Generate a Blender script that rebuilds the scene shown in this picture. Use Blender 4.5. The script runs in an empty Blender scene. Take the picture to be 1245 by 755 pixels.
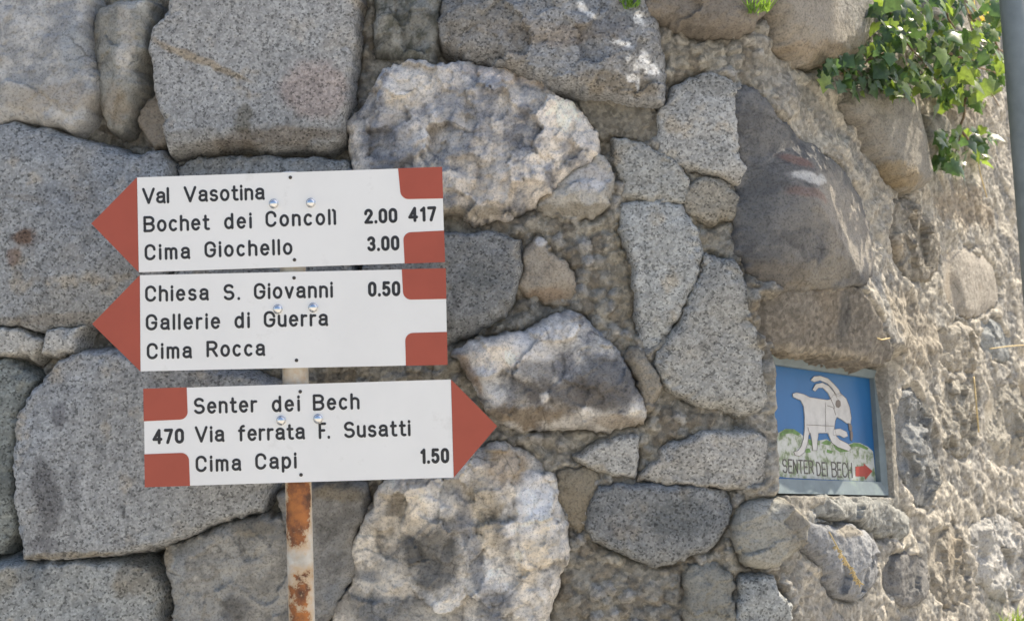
import bpy, bmesh, math, random
import numpy as np
from mathutils import Vector, Matrix
from mathutils.geometry import tessellate_polygon

random.seed(7)
R = math.radians
scene = bpy.context.scene

# ------------------------------------------------------------------ camera, sky, sun, exposure
IMW, IMH, FPX = 1245.0, 755.0, 1622.0
CAM = np.array([0.0, 0.0, 1.6]); PITCH, ROLL = R(3.0), R(2.0)
_f = np.array([0, math.cos(PITCH), math.sin(PITCH)])
_r0 = np.array([1.0, 0, 0]); _u0 = np.array([0, -math.sin(PITCH), math.cos(PITCH)])
_r = math.cos(ROLL)*_r0 - math.sin(ROLL)*_u0
_u = math.sin(ROLL)*_r0 + math.cos(ROLL)*_u0
cam = bpy.data.cameras.new('camera'); cam.sensor_width = 36; cam.lens = 36*FPX/IMW
cam.clip_start = 0.02; cam.clip_end = 2000
camo = bpy.data.objects.new('camera', cam); scene.collection.objects.link(camo)
camo.matrix_world = Matrix(((_r[0], _u[0], -_f[0], CAM[0]), (_r[1], _u[1], -_f[1], CAM[1]),
                            (_r[2], _u[2], -_f[2], CAM[2]), (0, 0, 0, 1)))
scene.camera = camo
cam.dof.use_dof = True; cam.dof.focus_distance = 2.2; cam.dof.aperture_fstop = 6.0

SUN_EL, SUN_AZ = R(54), R(30)          # direction to the sun: azimuth from +x towards +y (behind the wall, to the right)
sdir = Vector((math.cos(SUN_EL)*math.cos(SUN_AZ), math.cos(SUN_EL)*math.sin(SUN_AZ), math.sin(SUN_EL)))
w = bpy.data.worlds.new('World'); scene.world = w; w.use_nodes = True
nt = w.node_tree; nt.nodes.clear()
sky = nt.nodes.new('ShaderNodeTexSky'); sky.sky_type = 'NISHITA'; sky.sun_disc = False
sky.sun_elevation = SUN_EL; sky.sun_rotation = math.pi/2 - SUN_AZ; sky.dust_density = 3.0; sky.air_density = 1.0
bg = nt.nodes.new('ShaderNodeBackground'); bg.inputs[1].default_value = 0.15
wo = nt.nodes.new('ShaderNodeOutputWorld')
nt.links.new(sky.outputs[0], bg.inputs[0]); nt.links.new(bg.outputs[0], wo.inputs[0])
sl = bpy.data.lights.new('sun', 'SUN'); sl.energy = 5.0; sl.angle = R(0.53); sl.color = (1.0, 0.89, 0.72)
slo = bpy.data.objects.new('sun', sl); scene.collection.objects.link(slo)
slo.rotation_euler = sdir.to_track_quat('Z', 'Y').to_euler(); slo.location = (3, 3, 8)
vs = scene.view_settings
vs.view_transform = 'Standard'; vs.look = 'None'; vs.gamma = 1.0; vs.use_curve_mapping = False
vs.exposure = 0.80

# ------------------------------------------------------------------ object helpers
COL = scene.collection
def tag(o, label=None, cat=None, group=None, kind=None):
    if label: o['label'] = label
    if cat: o['category'] = cat
    if group: o['group'] = group
    if kind: o['kind'] = kind
    return o
def empty(name, loc, label=None, cat=None, group=None):
    o = bpy.data.objects.new(name, None); COL.objects.link(o); o.location = loc
    o.empty_display_size = 0.1
    return tag(o, label, cat, group)
def wloc(o):
    v = Vector(o.location)
    while o.parent: o = o.parent; v = v + 0*v
    return v
ROOTLOC = {}
def link(name, me, mat=None, parent=None, label=None):
    """Mesh data is in world coordinates; children keep them under any root."""
    o = bpy.data.objects.new(name, me); COL.objects.link(o)
    if mat: me.materials.append(mat)
    if parent:
        o.parent = parent
        base = parent
        while base.parent: base = base.parent
        if base.type == 'EMPTY' and parent is base:
            o.matrix_parent_inverse = Matrix.Translation(-Vector(base.location))
    if label: o['label'] = label
    return o
def np_mesh(name, V, F, col=None, smooth=True):
    me = bpy.data.meshes.new(name)
    V = np.asarray(V, dtype=np.float32); F = np.asarray(F, dtype=np.int32)
    n = F.shape[1]
    me.vertices.add(len(V)); me.vertices.foreach_set('co', V.ravel())
    me.loops.add(F.size); me.loops.foreach_set('vertex_index', F.ravel())
    me.polygons.add(len(F))
    me.polygons.foreach_set('loop_start', np.arange(0, F.size, n, dtype=np.int32))
    me.polygons.foreach_set('use_smooth', np.full(len(F), smooth, dtype=bool))
    me.update(calc_edges=True)
    if col is not None:
        a = me.color_attributes.new('Col', 'FLOAT_COLOR', 'POINT')
        c = np.ones((len(V), 4), dtype=np.float32); c[:, :3] = col
        a.data.foreach_set('color', c.ravel())
    me.validate()
    return me

class MB:
    """collects polygons / tubes for one mesh object"""
    def __init__(s): s.v = []; s.f = []; s.c = []; s.cur = (1, 1, 1)
    def add(s, vs_, fs):
        b = len(s.v); s.v += [tuple(p) for p in vs_]; s.f += [tuple(i+b for i in f) for f in fs]
        s.c += [s.cur]*len(vs_)
    def tube(s, pts, rad, n=8, cap=True):
        pts = [Vector(p) for p in pts]; rs = rad if isinstance(rad, (list, tuple)) else [rad]*len(pts)
        vs_ = []; fs = []
        prev = None
        for i, p in enumerate(pts):
            t = (pts[min(i+1, len(pts)-1)] - pts[max(i-1, 0)]).normalized()
            a = prev if prev else (Vector((0, 0, 1)) if abs(t.z) < .9 else Vector((1, 0, 0)))
            a = (a - t*a.dot(t)).normalized(); prev = a; b = t.cross(a)
            for k in range(n):
                th = 2*math.pi*k/n
                vs_.append(p + (a*math.cos(th) + b*math.sin(th))*rs[i])
        for i in range(len(pts)-1):
            for k in range(n):
                k2 = (k+1) % n
                fs.append((i*n+k, i*n+k2, (i+1)*n+k2, (i+1)*n+k))
        if cap:
            fs.append(tuple(range(n-1, -1, -1))); fs.append(tuple((len(pts)-1)*n+k for k in range(n)))
        s.add(vs_, fs)
    def build(s, name, mat, parent=None, label=None, smooth=False, col=False):
        me = bpy.data.meshes.new(name); me.from_pydata(s.v, [], s.f)
        if smooth: me.polygons.foreach_set('use_smooth', [True]*len(me.polygons))
        if col:
            a = me.color_attributes.new('Col', 'FLOAT_COLOR', 'POINT')
            c = np.ones((len(s.v), 4), dtype=np.float32); c[:, :3] = np.array(s.c); a.data.foreach_set('color', c.ravel())
        me.update()
        return link(name, me, mat, parent, label)

# ------------------------------------------------------------------ numpy noise
def _hash(ix, iy, seed):
    h = (ix.astype(np.int64)*374761393 + iy.astype(np.int64)*668265263 + seed*974634777) & 0xFFFFFFFF
    h = ((h ^ (h >> 13))*1274126177) & 0xFFFFFFFF
    h = ((h ^ (h >> 16))*2246822519) & 0xFFFFFFFF
    return ((h ^ (h >> 15)) & 0xFFFFFF)/float(0xFFFFFF)
def perlin(x, y, seed=0):
    ix = np.floor(x); iy = np.floor(y); fx = x-ix; fy = y-iy
    sx = fx*fx*fx*(fx*(fx*6-15)+10); sy = fy*fy*fy*(fy*(fy*6-15)+10)
    def g(dx, dy):
        a = _hash(ix+dx, iy+dy, seed)*2*np.pi
        return np.cos(a)*(fx-dx)+np.sin(a)*(fy-dy)
    return 1.5*((g(0, 0)*(1-sx)+g(1, 0)*sx)*(1-sy)+(g(0, 1)*(1-sx)+g(1, 1)*sx)*sy)
def fbm(u, z, size, seed=0, octv=4, gain=.5):
    s = 0; a = 1; t = 0; f = 1/size
    for k in range(octv):
        s = s + a*perlin(u*f+17.3*k, z*f-9.1*k, seed+k*31); t += a; a *= gain; f *= 2.03
    return s/t
def ridged(u, z, size, seed=0, octv=4, gain=.55):
    s = 0; a = 1; t = 0; f = 1/size
    for k in range(octv):
        s = s + a*(1-2*np.abs(perlin(u*f+11.7*k, z*f+5.3*k, seed+k*57))); t += a; a *= gain; f *= 2.1
    return s/t
def worley(u, z, size, seed=0):
    x = u/size; y = z/size; ix = np.floor(x); iy = np.floor(y)
    f1 = np.full(x.shape, 9.0); f2 = np.full(x.shape, 9.0); idv = np.zeros(x.shape)
    for dx in (-1, 0, 1):
        for dy in (-1, 0, 1):
            cx = ix+dx; cy = iy+dy
            px = cx+.1+.8*_hash(cx, cy, seed); py = cy+.1+.8*_hash(cx, cy, seed+5)
            d = np.hypot(x-px, y-py); idn = _hash(cx, cy, seed+9)
            m = d < f1
            f2 = np.where(m, f1, np.minimum(f2, d)); idv = np.where(m, idn, idv); f1 = np.where(m, d, f1)
    return f1, f2, idv
def facets(u, z, size, seed=0):
    """broken-rock relief: each cell a tilted plane; returns height and a random value per cell"""
    x = u/size; y = z/size; ix = np.floor(x); iy = np.floor(y)
    f1 = np.full(x.shape, 9.0); h = np.zeros(x.shape); idv = np.zeros(x.shape)
    for dx in (-1, 0, 1):
        for dy in (-1, 0, 1):
            cx = ix+dx; cy = iy+dy
            ox = x-(cx+.05+.9*_hash(cx, cy, seed)); oy = y-(cy+.05+.9*_hash(cx, cy, seed+5))
            d = np.hypot(ox, oy); m = d < f1; a = _hash(cx, cy, seed+9)
            hh = ((_hash(cx, cy, seed+11)-.5)*2*ox+(_hash(cx, cy, seed+13)-.5)*2*oy+(a-.5)*.5)*size
            h = np.where(m, hh, h); idv = np.where(m, a, idv); f1 = np.where(m, d, f1)
    return h, idv
def sstep(a, b, x):
    t = np.clip((x-a)/(b-a), 0, 1); return t*t*(3-2*t)
def mixc(c, col, f):
    return c*(1-f[..., None]) + np.asarray(col)*f[..., None]

# ------------------------------------------------------------------ the wall's plan: straight, then turning back to the right
WALL_Y = 2.35; BEND_A = R(46); XB = 0.445; BL = 0.16
_n = 6001; _U = np.linspace(-2.4, 3.0, _n)
_ang = BEND_A*sstep(XB-BL/2, XB+BL/2, _U)+R(8)*sstep(XB+.42, XB+.62, _U)
_du = _U[1]-_U[0]
_cx = np.concatenate([[0], np.cumsum(np.cos(_ang[:-1])*_du)]); _cy = np.concatenate([[0], np.cumsum(np.sin(_ang[:-1])*_du)])
_i0 = np.argmin(np.abs(_U)); _cx = _cx-_cx[_i0]; _cy = WALL_Y+_cy-_cy[_i0]
def wallP(u, z, h):
    a = np.interp(u, _U, _ang); x = np.interp(u, _U, _cx); y = np.interp(u, _U, _cy)
    return np.stack([x+np.sin(a)*h, y-np.cos(a)*h, z+0*u], -1)
def ray(px, py):
    return (px-IMW/2)/FPX*_r - (py-IMH/2)/FPX*_u + _f
def px2uz(px, py, h=0.02):
    d = ray(px, py)
    X = _cx+np.sin(_ang)*h; Y = _cy-np.cos(_ang)*h
    th = np.arctan2(X-CAM[0], Y-CAM[1])
    u = np.interp(math.atan2(d[0], d[1]), th, _U)
    dist = math.hypot(np.interp(u, _U, X)-CAM[0], np.interp(u, _U, Y)-CAM[1])
    return u, CAM[2]+d[2]/math.hypot(d[0], d[1])*dist
def wp(px, py, h=0.0):
    u, z = px2uz(px, py, h); p = wallP(np.array(u), np.array(z), np.array(h)); return Vector(p)
def plane_pt(px, py, y):
    d = ray(px, py); t = (y-CAM[1])/d[1]; return Vector(CAM+d*t)

# ------------------------------------------------------------------ materials
def mat_new(name):
    m = bpy.data.materials.new(name); m.use_nodes = True
    n = m.node_tree; b = n.nodes['Principled BSDF']
    return m, n, b
def nd(n, t, **kw):
    x = n.nodes.new(t)
    for k, v in kw.items(): setattr(x, k, v)
    return x
def ramp(n, inp, stops, interp='LINEAR'):
    r = n.nodes.new('ShaderNodeValToRGB'); r.color_ramp.interpolation = interp
    e = r.color_ramp.elements
    while len(e) < len(stops): e.new(.5)
    for q, (p, c) in zip(e, stops):
        q.position = p; q.color = (c, c, c, 1) if isinstance(c, (int, float)) else (*c, 1)
    n.links.new(inp, r.inputs[0]); return r.outputs[0]
def mul(n, a, b, fac=1.0, mode='MULTIPLY'):
    x = n.nodes.new('ShaderNodeMix'); x.data_type = 'RGBA'; x.blend_type = mode; x.inputs[0].default_value = fac
    x.clamp_result = False
    n.links.new(a, x.inputs[6]); n.links.new(b, x.inputs[7]); return x.outputs[2]
def noise(n, vec, scale, detail=3, rough=.55):
    x = n.nodes.new('ShaderNodeTexNoise'); x.inputs['Scale'].default_value = scale
    x.inputs['Detail'].default_value = detail; x.inputs['Roughness'].default_value = rough
    n.links.new(vec, x.inputs['Vector']); return x.outputs[0]
def voro(n, vec, scale, feature='F1'):
    x = n.nodes.new('ShaderNodeTexVoronoi'); x.feature = feature; x.inputs['Scale'].default_value = scale
    n.links.new(vec, x.inputs['Vector']); return x
def bump(n, b, h, strength, dist):
    x = n.nodes.new('ShaderNodeBump'); x.inputs['Strength'].default_value = strength; x.inputs['Distance'].default_value = dist
    n.links.new(h, x.inputs['Height']); n.links.new(x.outputs[0], b.inputs['Normal'])

def stone_mat(name, kind):
    m, n, b = mat_new(name)
    g = nd(n, 'ShaderNodeNewGeometry').outputs['Position']
    c = nd(n, 'ShaderNodeVertexColor', layer_name='Col').outputs['Color']
    b.inputs['Roughness'].default_value = .88; b.inputs['Specular IOR Level'].default_value = .3
    if kind == 'granite':
        v = voro(n, g, 300); s = nd(n, 'ShaderNodeSeparateColor'); n.links.new(v.outputs['Color'], s.inputs[0])
        r1 = ramp(n, s.outputs[0], [(0, .48), (.13, .55), (.18, .9), (.62, 1.0), (.72, 1.2), (1, 1.3)])
        r3 = ramp(n, noise(n, g, 150, 3, .65), [(.30, .48), (.40, .95), (.62, 1.02), (.72, 1.22)])
        nz = noise(n, g, 60, 4, .6); r2 = ramp(n, nz, [(.25, .70), (.5, 1), (.75, 1.22)])
        k = mul(n, mul(n, r1, r2), r3)
        out = mul(n, c, k)
        hb = mul(n, noise(n, g, 150, 4, .7), r1, .25)
        bump(n, b, hb, .55, .004)
    elif kind == 'lime':
        nz = noise(n, g, 70, 10, .8); r2 = ramp(n, nz, [(.30, .70), (.45, .97), (.55, 1.05), (.72, 1.30)])
        wv = nd(n, 'ShaderNodeVectorMath', operation='MULTIPLY_ADD')
        nn = nd(n, 'ShaderNodeTexNoise'); nn.inputs['Scale'].default_value = 30; nn.inputs['Detail'].default_value = 4
        n.links.new(g, nn.inputs['Vector']); n.links.new(nn.outputs['Color'], wv.inputs[0])
        wv.inputs[1].default_value = (.03, .03, .03); n.links.new(g, wv.inputs[2])
        v = voro(n, wv.outputs[0], 13, 'DISTANCE_TO_EDGE')
        r1 = ramp(n, v.outputs['Distance'], [(0, .38), (.012, .6), (.035, 1)])
        msk = ramp(n, noise(n, g, 14, 2), [(.50, 0), (.66, .8)])
        mk = nd(n, 'ShaderNodeMix', data_type='RGBA'); n.links.new(msk, mk.inputs[0]); mk.inputs[6].default_value = (1, 1, 1, 1); n.links.new(r1, mk.inputs[7])
        sp = ramp(n, noise(n, g, 260, 2, .6), [(.36, .7), (.46, 1), (.7, 1.12)])
        out = mul(n, c, mul(n, mul(n, r2, mk.outputs[2]), sp))
        bump(n, b, noise(n, g, 75, 9, .72), .8, .009)
    else:      # mortar
        nz = noise(n, g, 110, 6, .72); r2 = ramp(n, nz, [(.28, .55), (.5, 1), (.74, 1.4)])
        v = voro(n, g, 130); s = nd(n, 'ShaderNodeSeparateColor'); n.links.new(v.outputs['Color'], s.inputs[0])
        r1 = ramp(n, s.outputs[0], [(0, .72), (.5, 1), (1, 1.25)])
        out = mul(n, c, mul(n, r2, r1))
        bump(n, b, noise(n, g, 160, 8, .75), .9, .007)
    n.links.new(out, b.inputs['Base Color'])
    return m
M_GRAN = stone_mat('granite', 'granite'); M_LIME = stone_mat('limestone', 'lime'); M_MORT = stone_mat('mortar', 'mortar')
MATS = {'granite': M_GRAN, 'lime': M_LIME, 'mortar': M_MORT}

def flat_mat(name, col, rough=.5, var=.06, scale=30, metal=0, spec=.4, dirt=None):
    m, n, b = mat_new(name)
    g = nd(n, 'ShaderNodeNewGeometry').outputs['Position']
    rgb = nd(n, 'ShaderNodeRGB'); rgb.outputs[0].default_value = (*col, 1)
    out = mul(n, rgb.outputs[0], ramp(n, noise(n, g, scale, 5, .6), [(.25, 1-var*1.5), (.5, 1), (.75, 1+var)]))
    if dirt:
        mk = nd(n, 'ShaderNodeMix', data_type='RGBA')
        n.links.new(ramp(n, noise(n, g, dirt[1], 8, .75), [(dirt[2], 0), (dirt[2]+.1, dirt[3])]), mk.inputs[0])
        n.links.new(out, mk.inputs[6]); mk.inputs[7].default_value = (*dirt[0], 1); out = mk.outputs[2]
    n.links.new(out, b.inputs['Base Color'])
    b.inputs['Roughness'].default_value = rough; b.inputs['Metallic'].default_value = metal
    b.inputs['Specular IOR Level'].default_value = spec
    return m
M_WHITE = flat_mat('white_enamel', (.76, .76, .74), .40, .03, 9, dirt=((.42, .40, .35), 18, .60, .22))
M_RED = flat_mat('red_enamel', (.36, .075, .045), .42, .07, 12, dirt=((.45, .2, .15), 40, .66, .3))
M_BLACK = flat_mat('black_lettering', (.022, .023, .026), .45, .25, 160)
M_ZINC = flat_mat('zinc_plated_steel', (.72, .74, .76), .22, .1, 60, metal=1.0)
M_HOLE = flat_mat('dark_screw', (.05, .045, .04), .6, .1, 60)
M_STEEL = flat_mat('galvanized_steel', (.25, .28, .28), .8, .14, 25, metal=.0, spec=.2)
M_EDGE = flat_mat('raw_sheet_edge', (.35, .3, .22), .5, .15, 50)

# ------------------------------------------------------------------ ground and slope behind the wall
def sheet(name, corners, mat, kind='structure'):
    me = bpy.data.meshes.new(name); me.from_pydata(corners, [], [tuple(range(len(corners)))]); me.update()
    o = link(name, me, mat); o['kind'] = kind; return o
M_GROUND = flat_mat('pale_gravel', (.42, .39, .34), .9, .25, 14)
M_BANK = flat_mat('dry_grass_bank', (.14, .13, .06), .95, .3, 5)
sheet('ground', [(-600, -600, 0), (600, -600, 0), (600, 900, 0), (-600, 900, 0)], M_GROUND)

# ------------------------------------------------------------------ the stones, traced outline by outline
# name, material, tint, height, edge width, relief(mm), tilt(u,z), options
G1 = (.26, .275, .285); G2 = (.20, .215, .225); G3 = (.30, .31, .31)
STONES = []
def S(poly, mat='granite', tint=G1, H=.035, wd=.022, rough=1.0, tilt=(0, 0), cuts=(), stains_and_light=(), pal=None, crag=0.0, facets=0, label=None, base=0.0, nf=None, gain=1.0, hm=.02):
    STONES.append(dict(poly=poly, mat=mat, tint=tint, H=H, wd=wd, rough=rough, tilt=tilt, cuts=cuts, stains_and_light=stains_and_light,
                       pal=pal, crag=crag, facets=facets, label=label, base=base, nf=nf, gain=gain, hm=hm))
BEIGE = (.36, .31, .24); BROWN = (.20, .16, .115); SUN_PATCH = (.80, .80, .78); WHITE = (.56, .54, .50); RUST = (.20, .085, .03); DARK = (.075, .078, .08)
# top left pale boulder
S([(-50,-40),(108,-40),(109,10),(110,40),(113,70),(118,100),(116,122),(105,148),(95,158),(70,154),(45,148),(20,148),(-50,158)], 'lime', (.30,.305,.30), .05, .06, 1.1, gain=1.12,
  pal=((.40,.40,.39),(.24,.25,.26),.09), stains_and_light=[(75,125,60,22,0,BEIGE,.55),(20,120,40,20,0,(.33,.31,.27),.5),(95,60,14,40,0,(.3,.33,.36),.6)], crag=.004)
# upright wedge stone
S([(120,14),(145,6),(190,3),(184,22),(181,60),(172,78),(169,110),(160,140),(143,161),(128,151),(121,128),(113,105),(111,60),(112,30)], 'lime', (.25,.25,.23), .06, .03, 1.6, gain=1.15,
  cuts=[(150,60,-1,.15,.9),(145,108,0,1,.55)], stains_and_light=[(143,130,24,24,0,(.34,.31,.26),.95),(157,55,12,50,3,(.42,.40,.36),.75),(170,10,18,8,0,(.42,.42,.4),.7)], crag=.006)
S([(170,130),(186,112),(203,112),(206,150),(200,178),(180,174),(168,152)], 'lime', (.24,.215,.18), .015, .03, 1.2, crag=.003)
# big granite block, upper left
S([(216,-40),(442,-40),(432,60),(426,110),(421,150),(416,172),(396,180),(330,182),(302,179),(255,179),(226,186),(206,185),(203,150),(191,112),(186,62),(191,40),(210,15)], 'granite', (.275,.285,.29), .065, .02, .9,
  cuts=[(300,158,.03,1,.75),(420,100,1,.05,.5),(235,172,-.25,1,.8)],
  stains_and_light=[(250,80,75,6,24,(.33,.27,.185),.8),(302,150,12,20,0,(.16,.15,.12),.75),(340,170,95,11,0,BROWN,.55),(388,112,46,44,0,(.39,.31,.275),.6),(360,40,50,35,0,(.36,.365,.36),.5)])
S([(462,-40),(540,-40),(536,5),(532,45),(530,75),(518,81),(495,73),(472,66),(457,60),(455,30)], 'lime', (.17,.175,.16), .045, .03, 1.8, pal=((.24,.245,.23),(.11,.115,.10),.03), crag=.01)
# long grey boulder at the top; its small white spots are painted sun patches
S([(549,-40),(782,-40),(790,8),(800,30),(804,60),(808,100),(806,125),(790,127),(738,120),(682,110),(648,98),(620,87),(590,78),(562,70),(541,58),(533,30),(540,0)], 'granite', (.215,.225,.235), .085, .05, 1.8,
  cuts=[(640,85,-.25,1,.7),(780,108,0,1,.6)], stains_and_light=[(700,45,70,16,-8,(.20,.155,.11),.5),(570,20,50,30,0,(.19,.18,.16),.5),(640,45,60,14,8,(.27,.23,.18),.45),(750,105,60,14,8,(.23,.195,.14),.7),(740,20,45,30,0,(.19,.215,.25),.6)]+[(706,16,5,9,-35,SUN_PATCH,.8),(716,25,9,4,40,SUN_PATCH,.7),(774,30,8,10,0,SUN_PATCH,.7),(752,58,14,3,15,SUN_PATCH,.8),(762,62,7,4,35,SUN_PATCH,.6),(781,74,8,9,0,SUN_PATCH,.9),(790,88,13,8,35,SUN_PATCH,.95),(776,84,6,9,20,SUN_PATCH,.8),(768,99,9,6,0,SUN_PATCH,.8),(773,106,3,8,0,SUN_PATCH,.7),(761,76,3,6,0,SUN_PATCH,.6)], crag=.008)
# large craggy limestone boulder
S([(424,143),(440,128),(462,95),(480,80),(499,75),(531,82),(563,74),(590,85),(606,82),(632,90),(659,102),(680,117),(701,130),(715,148),(726,166),(727,186),(712,200),(690,213),(665,237),(638,255),(617,266),(580,268),(548,259),(500,264),(450,257),(431,212),(424,170)], 'lime', gain=1.5, tint=(.33,.32,.305), H=.085, wd=.05, rough=1.6,
  pal=((.46,.43,.39),(.20,.205,.22),.05), crag=.014,
  stains_and_light=[(500,112,34,36,0,(.52,.48,.42),.75),(690,150,32,38,25,(.55,.50,.43),.8),(610,92,60,12,10,(.46,.40,.345),.7),(585,170,62,50,0,(.23,.23,.235),.35),(470,180,40,45,0,(.245,.255,.285),.55),(590,230,50,22,0,(.44,.40,.35),.55),(580,260,60,8,0,(.26,.225,.165),.7),(560,130,35,30,0,(.26,.27,.29),.5)])
S([(724,186),(736,195),(744,207),(746,225),(739,250),(721,264),(695,266),(665,259),(650,249),(668,237),(690,213),(710,199)], 'lime', (.30,.29,.265), .055, .03, 1.4, gain=1.4, cuts=[(700,235,0,1,.6)],
  stains_and_light=[(715,218,26,20,0,(.36,.37,.40),.6),(655,240,20,14,0,(.32,.22,.09),.5),(700,255,50,10,0,(.26,.235,.185),.7)], crag=.008)
S([(747,166),(765,170),(792,178),(816,190),(831,205),(841,222),(834,246),(815,246),(790,243),(760,238),(755,215),(748,195)], 'granite', (.265,.275,.27), .03, .02, 1.2)
S([(811,125),(818,106),(837,95),(869,86),(892,97),(899,120),(896,150),(900,180),(909,205),(907,229),(895,226),(875,213),(850,207),(822,197),(803,186),(801,160),(802,138)], 'granite', (.295,.305,.305), .04, .022, 1.1,
  stains_and_light=[(862,105,40,16,0,(.26,.25,.22),.6)])
S([(838,225),(850,216),(870,215),(890,227),(905,240),(904,258),(890,266),(868,273),(850,264),(836,259),(831,246)], 'granite', (.235,.225,.195), .03, .025, 1.4)
S([(757,245),(800,244),(832,250),(841,270),(856,287),(854,318),(843,348),(826,385),(806,415),(790,431),(778,416),(776,370),(769,315),(756,280)], 'granite', (.30,.315,.315), .035, .022, 1.0, tilt=(.05,0))
S([(856,309),(890,317),(905,345),(915,390),(930,430),(936,470),(935,502),(900,505),(865,496),(830,483),(812,471),(796,441),(800,425),(816,409),(838,370),(851,333)], 'granite', (.27,.275,.265), .05, .03, 1.1, cuts=[(860,480,-.1,1,.5)])
# dark leaning boulder with the painted trail mark
S([(902,112),(915,92),(935,95),(970,130),(1005,163),(1040,190),(1062,208),(1081,242),(1086,286),(1078,318),(1062,343),(1036,348),(1005,352),(965,352),(930,347),(911,310),(904,270),(908,230),(910,190),(900,150)], 'lime', (.16,.157,.15), .032, .05, .8, gain=1.0,
  nf=0, hm=.07, cuts=[], pal=((.165,.162,.155),(.105,.106,.108),.08),
  stains_and_light=[(1040,270,46,75,-25,(.31,.285,.245),.85),(1010,330,40,20,-25,(.25,.225,.18),.7),(930,240,20,70,0,(.115,.118,.12),.5),(938,110,22,16,0,(.20,.205,.21),.5),(960,330,50,20,0,(.17,.145,.11),.6),  # lighter right and darker left: sun and shade painted into the stone
          (988,193,22,8,12,(.22,.125,.10),.6),(994,214,21,9,8,(.50,.49,.46),.9),(990,236,22,8,15,(.22,.135,.11),.5)], label='dark leaning boulder with faded red and white paint mark')
S([(915,350),(940,352),(1000,352),(1040,348),(1062,385),(1082,422),(1080,443),(1010,433),(950,426),(920,420)], 'mortar', (.20,.18,.15), .014, .03, .8, nf=1, hm=.05,
  stains_and_light=[(990,400,50,24,0,(.20,.175,.14),.5),(1027,385,8,34,0,DARK,.5),(930,370,20,20,0,(.17,.155,.13),.5),(1000,428,80,9,7,(.33,.285,.215),.7)])
S([(1030,106),(1060,103),(1090,110),(1110,117),(1122,145),(1130,180),(1129,205),(1117,229),(1098,235),(1078,216),(1062,190),(1045,155),(1028,130)], 'lime', (.25,.235,.205), .075, .055, .9, stains_and_light=[(1085,215,26,14,20,(.29,.225,.13),.7)])
S([(924,-40),(1062,-40),(1063,10),(1057,36),(1039,63),(1000,79),(972,81),(954,63),(940,36)], 'lime', (.29,.265,.225), .09, .06, .9, stains_and_light=[(990,70,50,14,0,(.30,.245,.175),.7),(1020,20,30,26,0,(.33,.32,.30),.6)])
S([(780,-40),(932,-40),(926,20),(914,38),(883,41),(830,36),(800,29),(784,23),(776,6)], 'lime', (.20,.18,.155), .09, .045, 1.3, crag=.004)
S([(1126,142),(1140,138),(1154,151),(1150,168),(1141,182),(1131,192),(1127,170)], 'lime', (.25,.235,.20), .05, .03, 1.2)
S([(1092,240),(1110,244),(1126,257),(1142,275),(1149,299),(1150,331),(1135,345),(1110,340),(1095,315),(1087,270)], 'mortar', (.30,.275,.23), .024, .05, 1.8, crag=.012)
S([(1152,304),(1184,300),(1210,317),(1224,344),(1222,366),(1200,382),(1178,386),(1160,366),(1152,340)], 'lime', (.31,.285,.245), .026, .05, 1.0)
# left side
S([(-50,155),(20,151),(60,157),(95,170),(130,179),(165,189),(195,183),(207,200),(209,300),(192,380),(150,396),(98,397),(61,400),(53,403),(26,396),(-50,392)], 'granite', (.235,.25,.262), .06, .03, 1.0,
  cuts=[(100,380,0,1,.8)], stains_and_light=[(40,294,20,13,0,(.13,.075,.045),.85),(25,318,12,14,60,(.16,.09,.055),.6),(45,245,28,5,10,(.19,.16,.12),.55),(190,190,22,12,0,(.24,.24,.24),.5),(100,250,70,30,10,(.25,.27,.295),.5),(80,388,90,8,0,(.22,.19,.145),.5)])
S([(214,202),(240,192),(300,189),(380,192),(420,196),(429,215),(432,300),(421,390),(300,400),(216,390),(212,300)], 'granite', G2, .03, .02, 1.0)
S([(450,290),(500,285),(545,284),(600,284),(629,293),(634,325),(629,352),(615,382),(580,401),(548,415),(500,421),(440,415),(440,340)], 'granite', (.185,.195,.20), .045, .025, 1.2, cuts=[(600,375,.3,1,.7)], stains_and_light=[(580,340,30,20,0,(.13,.14,.14),.5),(600,300,30,10,0,(.22,.23,.24),.4)])
S([(651,290),(664,291),(671,307),(692,326),(703,358),(697,372),(672,369),(632,359),(635,312),(643,299)], 'lime', (.29,.255,.205), .04, .014, .9, gain=1.2, cuts=[(665,345,.1,1,.8),(675,320,1,-.6,.6)], facets=2,
  stains_and_light=[(658,295,9,7,0,(.48,.48,.48),.8),(650,330,14,22,0,(.36,.33,.28),.6),(665,358,30,9,5,(.33,.245,.17),.7)])
S([(548,427),(563,419),(619,408),(646,399),(670,386),(696,378),(717,393),(739,415),(765,449),(787,497),(783,511),(765,519),(739,525),(707,519),(670,522),(638,525),(611,517),(595,498),(580,472),(564,446)], 'lime', (.24,.235,.23), .09, .045, 1.3, gain=1.5,
  pal=((.34,.33,.31),(.17,.17,.175),.06), cuts=[(660,480,-.05,1,.55),(700,430,.8,-.35,.35),(575,450,-.8,.6,.6)], crag=.009,
  stains_and_light=[(600,430,48,26,-10,(.57,.52,.45),.9),(665,415,50,22,-15,(.50,.49,.475),.75),(590,465,30,18,45,(.52,.52,.52),.7),(740,465,46,36,25,(.125,.128,.135),.85),(690,478,75,24,0,(.135,.125,.115),.85),(640,505,60,15,0,(.215,.165,.105),.8),(655,450,30,14,0,(.19,.185,.18),.5),(660,482,7,9,0,(.5,.49,.47),.8),(713,500,9,7,30,(.45,.44,.42),.7),(769,500,8,6,0,(.45,.42,.36),.7),(573,455,8,34,-25,(.30,.21,.14),.7),(755,512,50,9,0,(.28,.225,.155),.6),(730,395,12,28,-35,(.22,.25,.29),.6)])
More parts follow.
